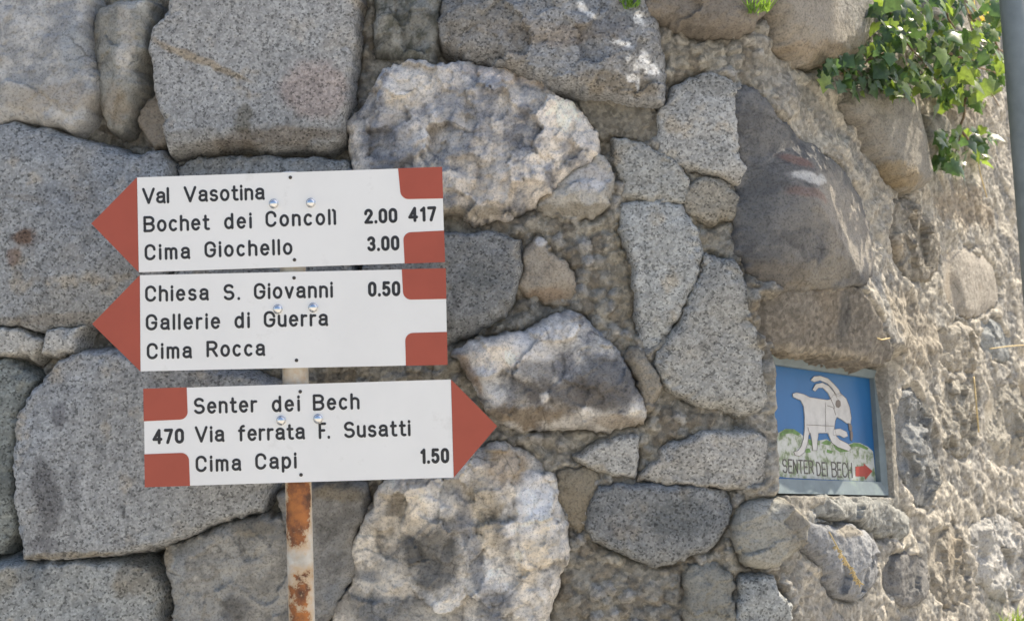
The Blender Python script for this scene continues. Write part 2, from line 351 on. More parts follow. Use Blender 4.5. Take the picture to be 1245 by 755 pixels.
S([(767,419),(785,430),(800,455),(804,478),(792,500),(783,490),(770,450),(761,430)], 'lime', (.28,.255,.21), .05, .025, 1.5, crag=.006)
# white boulders at the bottom
S([(459,598),(480,585),(510,572),(540,566),(560,560),(585,545),(606,536),(640,552),(669,571),(678,608),(688,632),(691,662),(687,690),(673,725),(663,760),(660,810),(398,810),(405,745),(430,702),(424,669),(437,645),(450,620)], 'lime', (.42,.40,.36), .095, .045, 1.5, gain=1.5, nf=4,
  pal=((.50,.47,.42),(.30,.285,.26),.06), crag=.013, cuts=[(660,620,1,.1,.5),(545,640,-.8,.45,.28)],
  stains_and_light=[(485,625,40,36,0,(.42,.385,.33),.8),(535,595,26,26,0,(.34,.35,.36),.6),(525,680,44,48,-15,(.135,.135,.13),.9),(470,712,50,20,-30,(.42,.39,.34),.6),(480,745,60,26,0,(.185,.20,.215),.8),(530,745,40,20,0,(.40,.39,.36),.5),
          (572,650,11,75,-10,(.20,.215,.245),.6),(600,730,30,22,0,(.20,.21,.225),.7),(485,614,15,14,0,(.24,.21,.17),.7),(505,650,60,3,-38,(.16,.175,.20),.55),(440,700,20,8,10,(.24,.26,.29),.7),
          (615,565,30,26,0,(.44,.34,.225),.7),(590,620,18,60,-12,(.40,.34,.24),.6),(645,675,20,42,15,(.50,.43,.325),.6),(610,650,9,40,-15,(.25,.235,.21),.55),(650,600,24,34,0,(.60,.585,.56),.7),(572,562,16,10,0,(.5,.49,.46),.6),(630,640,30,14,20,(.58,.56,.53),.5)])
S([(95,430),(143,427),(200,440),(300,455),(332,470),(337,560),(326,598),(316,623),(270,633),(228,651),(200,662),(159,670),(111,677),(32,679),(27,640),(24,580),(22,525),(37,484),(58,458),(75,440)], 'granite', (.265,.28,.292), .07, .022, .8, cuts=[(300,600,.6,1,.3),(110,660,0,1,.6)],
  stains_and_light=[(68,600,20,55,5,(.115,.115,.12),.75),(85,505,10,18,0,(.12,.12,.13),.65),(60,660,24,12,0,(.15,.15,.16),.6),(100,590,10,40,0,(.17,.175,.18),.4),(90,672,70,5,0,(.25,.215,.155),.7)])
S([(-50,692),(26,682),(111,680),(165,684),(187,695),(194,716),(191,810),(-50,810)], 'granite', (.27,.285,.285), .05, .02, 1.0, stains_and_light=[(45,695,32,16,0,(.14,.15,.15),.5),(165,705,26,24,0,(.22,.195,.15),.6),(10,705,20,18,0,(.25,.215,.14),.4)])
S([(-50,441),(5,437),(25,450),(43,460),(34,482),(21,520),(18,570),(22,610),(17,650),(0,670),(-50,678)], 'granite', (.19,.21,.205), .035, .025, 1.0, stains_and_light=[(5,590,18,60,0,(.12,.13,.12),.6),(5,625,14,20,0,(.3,.32,.3),.5)])
S([(-50,398),(0,397),(30,403),(55,411),(50,425),(40,437),(20,431),(-50,426)], 'granite', (.33,.335,.325), .035, .014, 1.3)
S([(59,402),(80,399),(102,399),(97,416),(93,429),(72,433),(53,428)], 'granite', (.36,.365,.355), .04, .012, 1.2)
S([(197,668),(230,655),(275,638),(318,628),(345,632),(353,680),(351,740),(346,810),(213,810),(212,730),(208,712),(200,700)], 'lime', (.245,.235,.21), .045, .05, 1.1, crag=.005, gain=1.35, pal=((.27,.26,.235),(.19,.185,.17),.06),
  stains_and_light=[(218,690,16,22,20,(.30,.305,.30),.7),(205,680,8,16,0,(.29,.24,.17),.6),(310,640,34,12,0,(.26,.225,.165),.6),(290,740,20,16,0,(.12,.12,.12),.6)])
S([(338,600),(380,589),(440,588),(446,610),(438,640),(423,668),(430,700),(402,737),(388,810),(354,810),(356,680),(346,640)], 'lime', (.20,.19,.17), .03, .03, 1.1, gain=1.15, pal=((.24,.235,.22),(.16,.155,.145),.05),
  stains_and_light=[(410,598,36,12,0,(.255,.215,.15),.7),(410,720,22,24,20,(.28,.30,.32),.6)])
S([(697,556),(725,543),(750,533),(777,527),(777,560),(771,583),(745,577),(715,567)], 'granite', (.30,.305,.295), .035, .012, 1.0)
S([(775,584),(826,589),(879,593),(924,595),(937,581),(933,533),(921,524),(890,525),(858,528),(815,539),(800,557)], 'granite', (.295,.295,.28), .04, .016, 1.2)
S([(728,594),(750,589),(853,590),(884,597),(891,620),(880,648),(862,668),(830,681),(795,689),(765,676),(722,657),(713,640),(718,615)], 'granite', (.17,.18,.185), .05, .022, 1.0, stains_and_light=[(830,630,50,26,0,(.10,.11,.115),.6),(750,640,26,20,0,(.2,.2,.2),.4)])
S([(903,612),(945,606),(965,615),(977,635),(973,655),(955,681),(925,691),(900,681),(892,650)], 'lime', (.27,.265,.235), .06, .04, 1.4, gain=1.1, crag=.006, stains_and_light=[(960,640,14,40,0,(.20,.18,.145),.6)])
S([(977,631),(1009,644),(1032,636),(1056,649),(1071,672),(1065,706),(1046,728),(1017,731),(1004,693),(977,661)], 'lime', (.24,.245,.25), .05, .03, 1.2, gain=1.1, crag=.006, stains_and_light=[(1030,645,18,8,0,(.32,.28,.21),.7)])
S([(1083,686),(1117,663),(1131,688),(1129,730),(1104,739),(1083,720)], 'lime', (.20,.195,.185), .03, .03, 1.3, crag=.005)
S([(901,703),(940,700),(960,735),(966,810),(898,810)], 'granite', (.25,.265,.265), .04, .025, 1.2)
S([(676,571),(727,570),(721,612),(706,646),(691,633),(681,608)], 'lime', (.25,.225,.175), .018, .02, .8)
S([(832,690),(866,684),(893,700),(893,810),(838,810)], 'lime', (.25,.245,.215), .035, .03, 1.4, crag=.006)
S([(700,112),(752,122),(800,130),(802,165),(790,174),(748,160),(735,172),(716,146)], 'mortar', (.22,.205,.17), .008, .02, 1.4, crag=.006)
S([(1010,606),(1078,608),(1112,630),(1106,655),(1075,652),(1030,630),(985,625),(975,612)], 'mortar', (.31,.31,.285), .035, .03, 1.0, crag=.006)
S([(1096,480),(1122,470),(1140,520),(1150,580),(1140,620),(1115,610),(1098,560)], 'lime', (.24,.245,.24), .02, .05, 1.6, crag=.012)
S([(1150,400),(1180,392),(1202,420),(1192,450),(1160,450),(1145,425)], 'lime', (.31,.285,.24), .02, .05, 1.6, crag=.01)
S([(1198,388),(1222,392),(1240,415),(1232,440),(1210,436),(1196,410)], 'lime', (.25,.26,.255), .02, .05, 1.4, crag=.008)
S([(1185,640),(1225,625),(1262,650),(1265,720),(1220,735),(1190,700)], 'lime', (.38,.37,.345), .024, .05, 1.6, crag=.012)
S([(1140,640),(1172,636),(1185,690),(1180,740),(1145,735),(1132,690)], 'lime', (.29,.265,.22), .02, .05, 1.6, crag=.01)
S([(1206,470),(1240,460),(1262,500),(1255,560),(1222,575),(1204,530)], 'lime', (.31,.29,.245), .02, .05, 1.7, crag=.012)
S([(1160,462),(1195,468),(1198,520),(1180,560),(1152,540),(1145,500)], 'mortar', (.33,.31,.265), .02, .05, 1.7, crag=.012)

STEP = 0.0026
u_lo, _ = px2uz(-45, 377); u_hi, _ = px2uz(1300, 377)
z_lo = 0.98; z_hi = 2.36
NU = int((u_hi-u_lo)/STEP)+1; NZ = int((z_hi-z_lo)/STEP)+1
gu = u_lo+np.arange(NU)*STEP; gz = z_lo+np.arange(NZ)*STEP
dmax = np.full((NZ, NU), -1.0)

def sdist(P, u, z):
    """signed distance to polygon P (inside positive)"""
    d2 = np.full(u.shape, 1e9); ins = np.zeros(u.shape, bool)
    n = len(P)
    for i in range(n):
        ax, ay = P[i]; bx, by = P[(i+1) % n]
        ex, ey = bx-ax, by-ay
        t = np.clip(((u-ax)*ex+(z-ay)*ey)/(ex*ex+ey*ey+1e-12), 0, 1)
        d2 = np.minimum(d2, (u-ax-t*ex)**2+(z-ay-t*ey)**2)
        c = (ay > z) != (by > z)
        with np.errstate(divide='ignore', invalid='ignore'):
            xi = ax+(z-ay)*ex/(ey if abs(ey) > 1e-9 else 1e-9)
        ins ^= c & (u < xi)
    d = np.sqrt(d2); return np.where(ins, d, -d)
def chaikin(P, it=1):
    for _ in range(it):
        Q = []
        for i in range(len(P)):
            a = np.array(P[i]); b = np.array(P[(i+1) % len(P)])
            Q += [a*.82+b*.18, a*.18+b*.82]
        P = Q
    return P
def stain_light_apply(col, u, z, stains_and_light, seed, hm=.02):  # soft colour patches: stains, plus painted sun and shade
    for k, (px, py, rx, ry, ang, c, s) in enumerate(stains_and_light):
        su, sz = px2uz(px, py, hm); ua, za = px2uz(px+1, py, hm); ub, zb = px2uz(px, py+1, hm)
        ku = abs(ua-su); kz = abs(zb-sz)
        dx = (u-su)/ku; dy = -(z-sz)/kz
        wa = min(1.6, min(rx, ry)/11); wb = min(1.3, min(rx, ry)/16)
        dx = dx + 9*wa*fbm(u, z, .035, seed+k*7, 5, .68) + 10*wb*fbm(u, z, .09, seed+k*7+2, 2)
        dy = dy + 9*wa*fbm(u, z, .035, seed+k*7+3, 5, .68) + 8*wb*fbm(u, z, .09, seed+k*7+5, 2)
        a = R(ang); ex = (dx*math.cos(a)+dy*math.sin(a))/rx; ey = (-dx*math.sin(a)+dy*math.cos(a))/ry
        f = 1-sstep(.6, 1.1, np.hypot(ex, ey))
        col = mixc(col, c, f*s)
    return col

_ra = np.array(px2uz(985, 240, .07)); _rb = np.array(px2uz(1105, 462, .05)); _rt = (_rb-_ra)/np.linalg.norm(_rb-_ra); _rn = np.array([-_rt[1], _rt[0]])
if _rn[0] < 0: _rn = -_rn
def ridge(u, z):
    q = (u-_ra[0])*_rn[0]+(z-_ra[1])*_rn[1]
    q = q+.006*fbm(u, z, .05, 777, 4)
    t = (u-_ra[0])*_rt[0]+(z-_ra[1])*_rt[1]; L = np.linalg.norm(_rb-_ra)
    amp = .055*sstep(-.12, .02, t)*(1-sstep(L-.06, L+.05, t))
    return np.maximum(0, np.where(q < 0, amp+.22*q, amp-.30*q))
def build_field(u, z, h, mask, mat_name, col, name, parent, label=None):
    """u,z,h arrays (nz,nu) -> mesh of the quads whose four corners are in mask"""
    nz, nu = u.shape
    q = mask[:-1, :-1] & mask[1:, :-1] & mask[:-1, 1:] & mask[1:, 1:]
    idx = -np.ones(u.shape, int); used = np.zeros(u.shape, bool)
    used[:-1, :-1] |= q; used[1:, :-1] |= q; used[:-1, 1:] |= q; used[1:, 1:] |= q
    idx[used] = np.arange(used.sum())
    F = np.stack([idx[:-1, :-1][q], idx[:-1, 1:][q], idx[1:, 1:][q], idx[1:, :-1][q]], -1)
    V = wallP(u[used], z[used], h[used])
    me = np_mesh(name, V, F, np.clip(col[used], 0.01, .9))
    return link(name, me, MATS[mat_name], parent, label)

wall = empty('stone_wall', (0, WALL_Y, 0), 'old rubble stone wall of grey granite and pale limestone boulders set in rough mortar, turning back at right', 'wall')

def make_stone(i, s):
    P = [px2uz(x, y, s['hm']) for x, y in s['poly']]
    if np.mean([x for x, y in s['poly']]) > 560: s['H'] *= .72
    lime = s['mat'] != 'granite'
    if lime: P = chaikin(P, 1)
    A = np.array(P); m = .03
    iu0 = max(0, int((A[:, 0].min()-m-u_lo)/STEP)); iu1 = min(NU, int((A[:, 0].max()+m-u_lo)/STEP)+1)
    iz0 = max(0, int((A[:, 1].min()-m-z_lo)/STEP)); iz1 = min(NZ, int((A[:, 1].max()+m-z_lo)/STEP)+1)
    u, z = np.meshgrid(gu[iu0:iu1], gz[iz0:iz1]); sd = 100+i*13
    ka = .013 if lime else .0100
    wu = u+ka*fbm(u, z, .04, sd, 4, .6)+.0022*fbm(u, z, .009, sd+1, 2)
    wz = z+ka*fbm(u, z, .04, sd+2, 4, .6)+.0022*fbm(u, z, .009, sd+3, 2)
    d = sdist(P, wu, wz)+.002
    dmax[iz0:iz1, iu0:iu1] = np.maximum(dmax[iz0:iz1, iu0:iu1], d)
    wdv = s['wd']*(.6 if lime else .42)*np.maximum(.15, 1+1.3*fbm(u, z, .07, sd+17, 4))+.002
    t = np.clip(d/wdv, 0, 1); eb = .42; prof = eb+(1-eb)*np.sqrt(1-(1-t)**2)
    uc, zc = A.mean(0)
    H = s['H']
    face = H + s['tilt'][0]*(u-uc)+s['tilt'][1]*(z-zc)
    rg = s['rough']
    face = face+.007*rg*fbm(u, z, .14, sd+4, 3)+.004*rg*fbm(u, z, .045, sd+5, 4)
    for k, (px, py, dx, dy, sl_) in enumerate(s['cuts']):
        su, sz = px2uz(px, py); L = math.hypot(dx, dy)
        q = ((u-su)*dx-(z-sz)*dy)/L + .006*fbm(u, z, .04, sd+20+k, 4)
        cut = H - sl_*np.maximum(0, q)
        e = .006; face = -e*np.log(np.exp(-np.clip(face, -.2, .2)/e)+np.exp(-np.clip(cut, -.2, .2)/e))
    rs = random.Random(i)
    Az = A-np.array([uc, zc])
    for k in range(s['nf'] if s['nf'] is not None else (6 if lime else 5)):
        a = k*6.283/(6 if lime else 5)+rs.uniform(-.5, .5); ca, sa = math.cos(a), math.sin(a)
        E = (Az[:, 0]*ca+Az[:, 1]*sa).max()
        q = (u-uc)*ca+(z-zc)*sa-E*rs.uniform(.25, .8)+.008*fbm(u, z, .06, sd+60+k, 4, .6)
        cut = H-rs.uniform(.10, .42)*np.maximum(0, q)+.004
        e = .0025; face = -e*np.log(np.exp(-np.clip(face, -.2, .2)/e)+np.exp(-np.clip(cut, -.2, .2)/e))
    for k in range(s['facets']):
        a = rs.uniform(0, 6.28); q = (u-uc)*math.cos(a)+(z-zc)*math.sin(a)-rs.uniform(.0, .03)
        face = np.minimum(face, H-.4*np.maximum(0, q))
    if not lime:
        chip = sstep(.15, .45, fbm(u, z, .05, sd+80, 3))*np.exp(-np.maximum(d, 0)/.012); face = face-.014*chip
    if s['crag']:
        k = s['crag']/.014
        q1, id1 = facets(u+.016*fbm(u, z, .04, sd+81, 4, .6), z+.016*fbm(u, z, .04, sd+82, 4, .6), .062, sd+83)
        q2, id2 = facets(u+.007*fbm(u, z, .02, sd+85, 4, .6), z+.007*fbm(u, z, .02, sd+86, 4, .6), .024, sd+87)
        face = face+k*(.44*q1+.27*q2+.006*(ridged(u, z, .05, sd+6, 5, .62)-.2)+.008*fbm(u, z, .1, sd+7, 2))
        cellc = 1+min(1, k*1.3)*(.30*(id1-.5)+.22*(id2-.5))
    else: cellc = None
    face = face+(.0017 if lime else .0013)*rg*fbm(u, z, .012, sd+11, 4, .65)
    h = s['base']+np.maximum(face, .004)*prof
    h = np.where(d < 0, h+d*6.0, h)
    h = np.maximum(h, -.085)+ridge(u, z)
    col = np.ones(u.shape+(3,))*np.array(s['tint'])
    if s['pal']:
        c1, c2, sz_ = s['pal']
        f = sstep(-.12, .20, fbm(u, z, sz_, sd+12, 6, .70)); col = mixc(np.ones_like(col)*np.array(c1), c2, f)
        f = sstep(.1, .5, fbm(u, z, sz_*.4, sd+15, 4, .6)); col = mixc(col, np.array(c1)*1.12, f*.7)
    col = col*(1+.16*fbm(u, z, .11, sd+13, 4)+.10*fbm(u, z, .02, sd+14, 3))[..., None]
    f = sstep(.2, .55, fbm(u, z, .16, sd+16, 4))*(.4 if s['pal'] else 1); col = mixc(col, np.array(s['tint'])*np.array((1.06, .95, .8)), f*.5)
    if not lime:
        f = sstep(.12, .5, fbm(u*2.2, z*.55, .05, sd+90, 4, .6)); col = mixc(col, col*np.array((.68, .69, .70)), f*.75)
        f = sstep(.18, .5, fbm(u, z, .08, sd+92, 4, .65)); col = mixc(col, col*np.array((1.16, 1.02, .84)), f*.8)
        f = sstep(.22, .45, fbm(u, z, .06, sd+94, 5, .7)); col = mixc(col, col*1.22, f*.7)
        col = col*np.array((1.16, 1.13, 1.09))
    col = col*s['gain']
    col = stain_light_apply(col, u, z, [q[:5]+(tuple(v*(s['gain'] if min(q[5]) > .29 else .92) for v in q[5]),)+q[6:] for q in s['stains_and_light']], sd+40, s['hm'])
    if cellc is not None: col = col*cellc[..., None]
    if lime:
        pit = sstep(.30, .62, ridged(u, z, .022, sd+70, 4, .6)); col = col*(1.08-.26*pit*sstep(0, .35, fbm(u, z, .07, sd+71, 3)))[..., None]
    build_field(u, z, h, d > -.014, s['mat'], col, 'stone', wall, s['label'])
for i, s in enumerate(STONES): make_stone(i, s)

# ------------------------------------------------------------------ mortar and rubble between the stones
# plaque niche in wall coordinates
PQ_H = -0.004
pq = [px2uz(x, y, PQ_H) for x, y in ((1068, 447), (1078, 602), (948, 432), (955, 598))]
PQ_U1 = (pq[0][0]+pq[1][0])/2; PQ_Z1 = pq[0][1]; PQ_Z0 = pq[1][1]
PQ_U0 = px2uz(932, 510, PQ_H)[0]
def mortar():
    u, z = np.meshgrid(gu, gz)
    d = dmax
    uL = px2uz(440, 377)[0]; uR = px2uz(930, 377)[0]
    left = 1-sstep(uL-.06, uL+.06, u); right = sstep(uR-.03, uR+.12, u)
    base = -.001-.036*left+.008*right
    f1, f2, i1 = worley(u+.010*fbm(u, z, .025, 3), z+.010*fbm(u, z, .025, 4), .0235, 11)
    lump = (1-np.clip(f1/.75, 0, 1)**2)*(.35+.65*i1)
    g1, g2, i2 = worley(u, z, .0095, 17)
    lump2 = (1-np.clip(g1/.75, 0, 1)**2)*i2
    # leaning, elongated rubble on the receding part
    a = R(40); ur = (u*math.cos(a)-z*math.sin(a)); zr = (u*math.sin(a)+z*math.cos(a))
    k1, k2, i3 = worley((ur+.008*fbm(u, z, .03, 5))*.42, zr+.008*fbm(u, z, .03, 6), .030, 23)
    lump3 = (1-np.clip(k1/.8, 0, 1)**2)*(.25+.75*i3)
    vis = sstep(-.35, .05, fbm(u, z, .09, 31, 2))
    h = base+.010*fbm(u, z, .08, 1, 4)+.020*lump*(.2+.8*vis)*(1-.8*right)+.004*lump2*(1-.5*right)+.010*lump3*right*(.2+.8*vis)+.010*right*fbm(u, z, .07, 41, 3)
    h = h+.0022*fbm(u, z, .009, 2, 4, .65)
    edge = sstep(PQ_U0-.05, PQ_U0-.02, u)*(1-sstep(PQ_U0+.02, PQ_U0+.04, u))*sstep(PQ_Z0-.05, PQ_Z0, z)*(1-sstep(PQ_Z1, PQ_Z1+.05, z))
    h = h*(1-edge*.8)+edge*.8*(.004+.006*fbm(u, z, .05, 47, 4))
    for (px, py, rx, ry, dep) in ((185,676,34,6,.05),(201,745,9,34,.05),(12,672,18,8,.04),(176,90,5,40,.03),(27,600,5,60,.03),(545,60,12,18,.04),
                                  (735,178,10,14,.03),(912,515,18,8,.03),(420,120,8,40,.02),(560,408,26,8,.03),(690,113,40,5,.02),(150,170,40,8,.01),(925,555,5,30,.01)):
        su, sz = px2uz(px, py); ku = abs(px2uz(px+1, py)[0]-su); kz = abs(px2uz(px, py+1)[1]-sz)
        h = h-dep*np.exp(-((u-su)/ku/rx)**2-((z-sz)/kz/ry)**2)
    h = h-.04*sstep(.004, .03, d)
    h = h-.016*np.exp(-(np.minimum(d, 0)/.007)**2)*sstep(-.25, .2, fbm(u, z, .07, 43, 3))
    uC0 = px2uz(893, 480)[0]; uC1 = px2uz(915, 480)[0]; zc0 = px2uz(930, 602)[1]; zc1 = px2uz(930, 340)[1]
    shoulder = sstep(uC0, uC1, u)*(1-sstep(PQ_U0+.002, PQ_U0+.02, u))*sstep(zc0-.03, zc0+.02, z)*(1-sstep(zc1-.02, zc1+.03, z))
    h = h+shoulder*(.034+.010*fbm(u, z, .05, 44, 4))
    # niche of the plaque, with a smooth trowelled collar
    sk = -.0945*(u-PQ_U1)
    dq = np.minimum(np.minimum(u-PQ_U0, PQ_U1-u), np.minimum(z-sk-PQ_Z0, PQ_Z1-z+sk))
    collar = sstep(-.045, -.012, dq)*sstep(PQ_U0-.004, PQ_U0+.03, u)
    h = h*(1-collar)+collar*(.012+.005*fbm(u, z, .04, 50, 4))
    h = h+ridge(u, z)*(1-collar)
    h = np.where(dq > -.003, -.03, h)
    col = np.ones(u.shape+(3,))*np.array((.318, .302, .262))
    col = mixc(col, (.385, .36, .30), sstep(-.1, .3, fbm(u, z, .10, 61, 4)))
    col = mixc(col, (.245, .235, .205), sstep(.1, .4, fbm(u, z, .06, 62, 4))*.7)
    col = mixc(col, (.42, .39, .335), right*.8)
    cell = i1*(1-right)+i3*right
    col = col*(.80+.38*cell)[..., None]
    peb = vis*(1-right)*sstep(.75, .5, f1)
    col = mixc(col, (.37, .36, .335), sstep(.74, .80, i1)*peb*.8)
    col = mixc(col, (.23, .20, .155), sstep(.30, .24, i1)*peb*.7)
    col = mixc(col, (.19, .175, .14), (1-right)*sstep(.04, .0, f2-f1)*vis*.35)
    col = mixc(col, (.50, .46, .385), sstep(.72, .85, i3)*right*.7)
    col = mixc(col, (.29, .29, .28), sstep(.25, .2, i3)*right*.5)
    col = mixc(col, (.33, .31, .265), collar*.7)
    st = [(985,385,60,60,0,(.20,.175,.14),.7),(915,330,18,30,0,(.24,.225,.19),.6),(720,480,20,20,0,(.22,.2,.16),.5),(770,340,30,80,0,(.27,.235,.165),.5),
          (1110,400,40,60,-30,(.37,.32,.245),.6),(430,110,20,40,0,(.12,.115,.105),.7),(340,185,80,6,0,(.27,.24,.19),.7),(1180,250,40,30,0,(.25,.20,.14),.6),
          (1040,620,60,18,0,(.31,.32,.31),.6),(1155,110,60,40,0,(.20,.155,.10),.5)]
    col = stain_light_apply(col, u, z, st, 900)
    mask = (d < .022) & ~((dq > .02) & (z > 0))
    build_field(u, z, h, mask, 'mortar', col, 'mortar', wall)
mortar()

# coarser masonry around the traced part (seen only from other viewpoints)
def outer():
    st = .012
    uu = np.arange(-2.3, 2.9, st); zz = np.arange(-.02, 3.4, st)
    u, z = np.meshgrid(uu, zz)
    wu = u+.02*fbm(u, z, .1, 71); wz = z+.02*fbm(u, z, .1, 72)
    f1, f2, idv = worley(wu, wz*1.25, .27, 73)
    e = np.clip((f2-f1)*.27/2, 0, 1)
    t = np.clip((e-.008)/.035, 0, 1)
    h = -.02+np.sqrt(1-(1-t)**2)*(.02+.035*idv)+.012*fbm(u, z, .09, 74, 4)
    inside = (u > u_lo+.02) & (u < u_hi-.02) & (z > z_lo+.02) & (z < z_hi-.02)
    col = mixc(np.ones(u.shape+(3,))*np.array((.25, .26, .265)), (.33, .31, .27), sstep(.45, .6, idv))
    col = mixc(col, (.25, .23, .19), 1-sstep(0, .5, t))
    inset = np.minimum(np.minimum(u-u_lo, u_hi-u), np.minimum(z-z_lo, z_hi-z))
    h = np.where(inset > .012, -.11, h); col = mixc(col, (.25, .23, .19), (inset > .0)*1.0)
    build_field(u, z, h, np.ones_like(inside), 'lime', col, 'outer_masonry', wall)
outer()
# slope on top of the wall
top_pts = wallP(np.linspace(-2.35, 2.88, 60), np.full(60, 3.34), np.full(60, 0.0))
V = [tuple(p) for p in top_pts]+[(p[0]*4-2, p[1]+30, 3.34+6) for p in top_pts]
me = bpy.data.meshes.new('hillside'); me.from_pydata(V, [], [(i, i+1, 61+i, 60+i) for i in range(59)]); me.update()
link('hillside', me, M_BANK)['kind'] = 'structure'

# ------------------------------------------------------------------ stroke lettering
def arc(cx, cy, rx, ry, a0, a1, n=14):
    return [(cx+rx*math.cos(R(a0+(a1-a0)*k/n)), cy+ry*math.sin(R(a0+(a1-a0)*k/n))) for k in range(n+1)]
X = .72
GL = {
 'V': (.62, [[(0,1),(.31,0)],[(.31,0),(.62,1)]]),
 'B': (.54, [[(0,0),(0,1)],[(0,1),(.28,1)]+arc(.28,.76,.24,.24,90,-90)+[(0,.52)],[(0,.52),(.29,.52)]+arc(.29,.26,.25,.26,90,-90)+[(0,0)]]),
 'C': (.54, [[(.54,.7)]+arc(.28,.69,.26,.31,20,180)+arc(.28,.31,.26,.31,180,340)]),
 'G': (.56, [[(.56,.7)]+arc(.28,.69,.27,.31,20,180)+arc(.28,.31,.27,.31,180,350)+[(.56,.46)],[(.34,.46),(.56,.46)]]),
 'S': (.52, [arc(.26,.745,.24,.255,30,250,16)+arc(.26,.265,.26,.265,72,-152,16)]),
 'R': (.54, [[(0,0),(0,1)],[(0,1),(.28,1)]+arc(.28,.745,.24,.255,90,-90)+[(0,.49)],[(.28,.49),(.54,0)]]),
 'F': (.46, [[(0,0),(0,1)],[(0,1),(.46,1)],[(0,.52),(.38,.52)]]),
 'a': (.42, [[(.03,.56)]+arc(.21,.55,.19,.17,165,0)+[(.40,.08),(.43,0)],[(.40,.42),(.18,.40)]+arc(.17,.21,.17,.19,95,270)+[(.28,.04),(.40,.16)]]),
 'c': (.40, [arc(.21,.36,.21,.36,48,312,18)]),
 'd': (.42, [[(.42,0),(.42,1)],arc(.21,.36,.21,.36,35,325,18)]),
 'e': (.42, [[(.01,.38),(.42,.38)]+arc(.21,.36,.21,.36,3,318,20)]),
 'f': (.30, [[(.10,0),(.10,.8)]+arc(.25,.8,.15,.2,180,85,6),[(0,.68),(.28,.68)]]),
 'h': (.40, [[(0,0),(0,1)],[(0,.45)]+arc(.2,.5,.2,.22,170,0,10)+[(.40,0)]]),
 'i': (.0, [[(0,0),(0,.70)],[(0,.93),(0,.98)]]),
 'j': (.0, [[(0,0),(0,.9)],[(0,.9),(-.09,1.0)]]),
 'l': (.0, [[(0,0),(0,1)]]),
 'm': (.62, [[(0,0),(0,.72)],[(0,.45)]+arc(.155,.53,.155,.19,170,0,8)+[(.31,0)],[(.31,.45)]+arc(.465,.53,.155,.19,170,0,8)+[(.62,0)]]),
 'n': (.38, [[(0,0),(0,.72)],[(0,.45)]+arc(.19,.5,.19,.22,170,0,10)+[(.38,0)]]),
 'o': (.43, [arc(.215,.36,.215,.36,0,360,24)]),
 'p': (.42, [[(0,-.26),(0,.72)],arc(.21,.36,.21,.36,145,-145,18)]),
 'r': (.24, [[(0,0),(0,.72)],[(0,.42)]+arc(.2,.48,.2,.22,170,75,7)]),
 's': (.36, [arc(.18,.54,.17,.18,30,255,12)+arc(.18,.185,.185,.185,75,-155,12)]),
 't': (.26, [[(.10,.95),(.10,.14)]+arc(.24,.14,.14,.14,180,290,6),[(0,.68),(.26,.68)]]),
 'u': (.38, [[(0,.72),(0,.22)]+arc(.19,.22,.19,.22,180,360,10),[(.38,.72),(.38,0)]]),
 'v': (.40, [[(0,.72),(.2,0)],[(.2,0),(.40,.72)]]),
 '.': (.0, [[(0,0),(0,.03)]]),
 '0': (.40, [arc(.2,.72,.2,.28,0,180,12)+arc(.2,.28,.2,.28,180,360,12)+[(.40,.72)]]),
 '1': (.18, [[(.18,0),(.18,1)],[(.18,.98),(.02,.82)]]),
 '2': (.40, [[(0,.72)]+arc(.2,.75,.2,.25,170,-25,12)+[(0,0)],[(0,0),(.40,0)]]),
 '3': (.40, [arc(.19,.755,.19,.245,155,-85,12),arc(.195,.265,.205,.265,88,-155,14)]),
 '4': (.44, [[(.33,0),(.33,1)],[(.33,1),(0,.28)],[(0,.28),(.44,.28)]]),
 '5': (.40, [[(.36,1),(.05,1)],[(.05,1),(.02,.54)],[(.02,.54)]+arc(.19,.32,.21,.32,120,-150,14)]),
 '7': (.40, [[(0,1),(.40,1)],[(.40,1),(.14,0)]]),
 'E': (.42, [[(0,0),(0,1)],[(0,1),(.42,1)],[(0,.5),(.36,.5)],[(0,0),(.42,0)]]),
 'N': (.48, [[(0,0),(0,1)],[(0,1),(.48,0)],[(.48,0),(.48,1)]]),
 'T': (.48, [[(.24,0),(.24,1)],[(0,1),(.48,1)]]),
 'D': (.48, [[(0,0),(0,1)],[(0,1),(.16,1)]+arc(.16,.5,.32,.5,90,-90,14)+[(0,0)]]),
 'I': (.0, [[(0,0),(0,1)]]),
 'H': (.46, [[(0,0),(0,1)],[(.46,0),(.46,1)],[(0,.5),(.46,.5)]]),
}
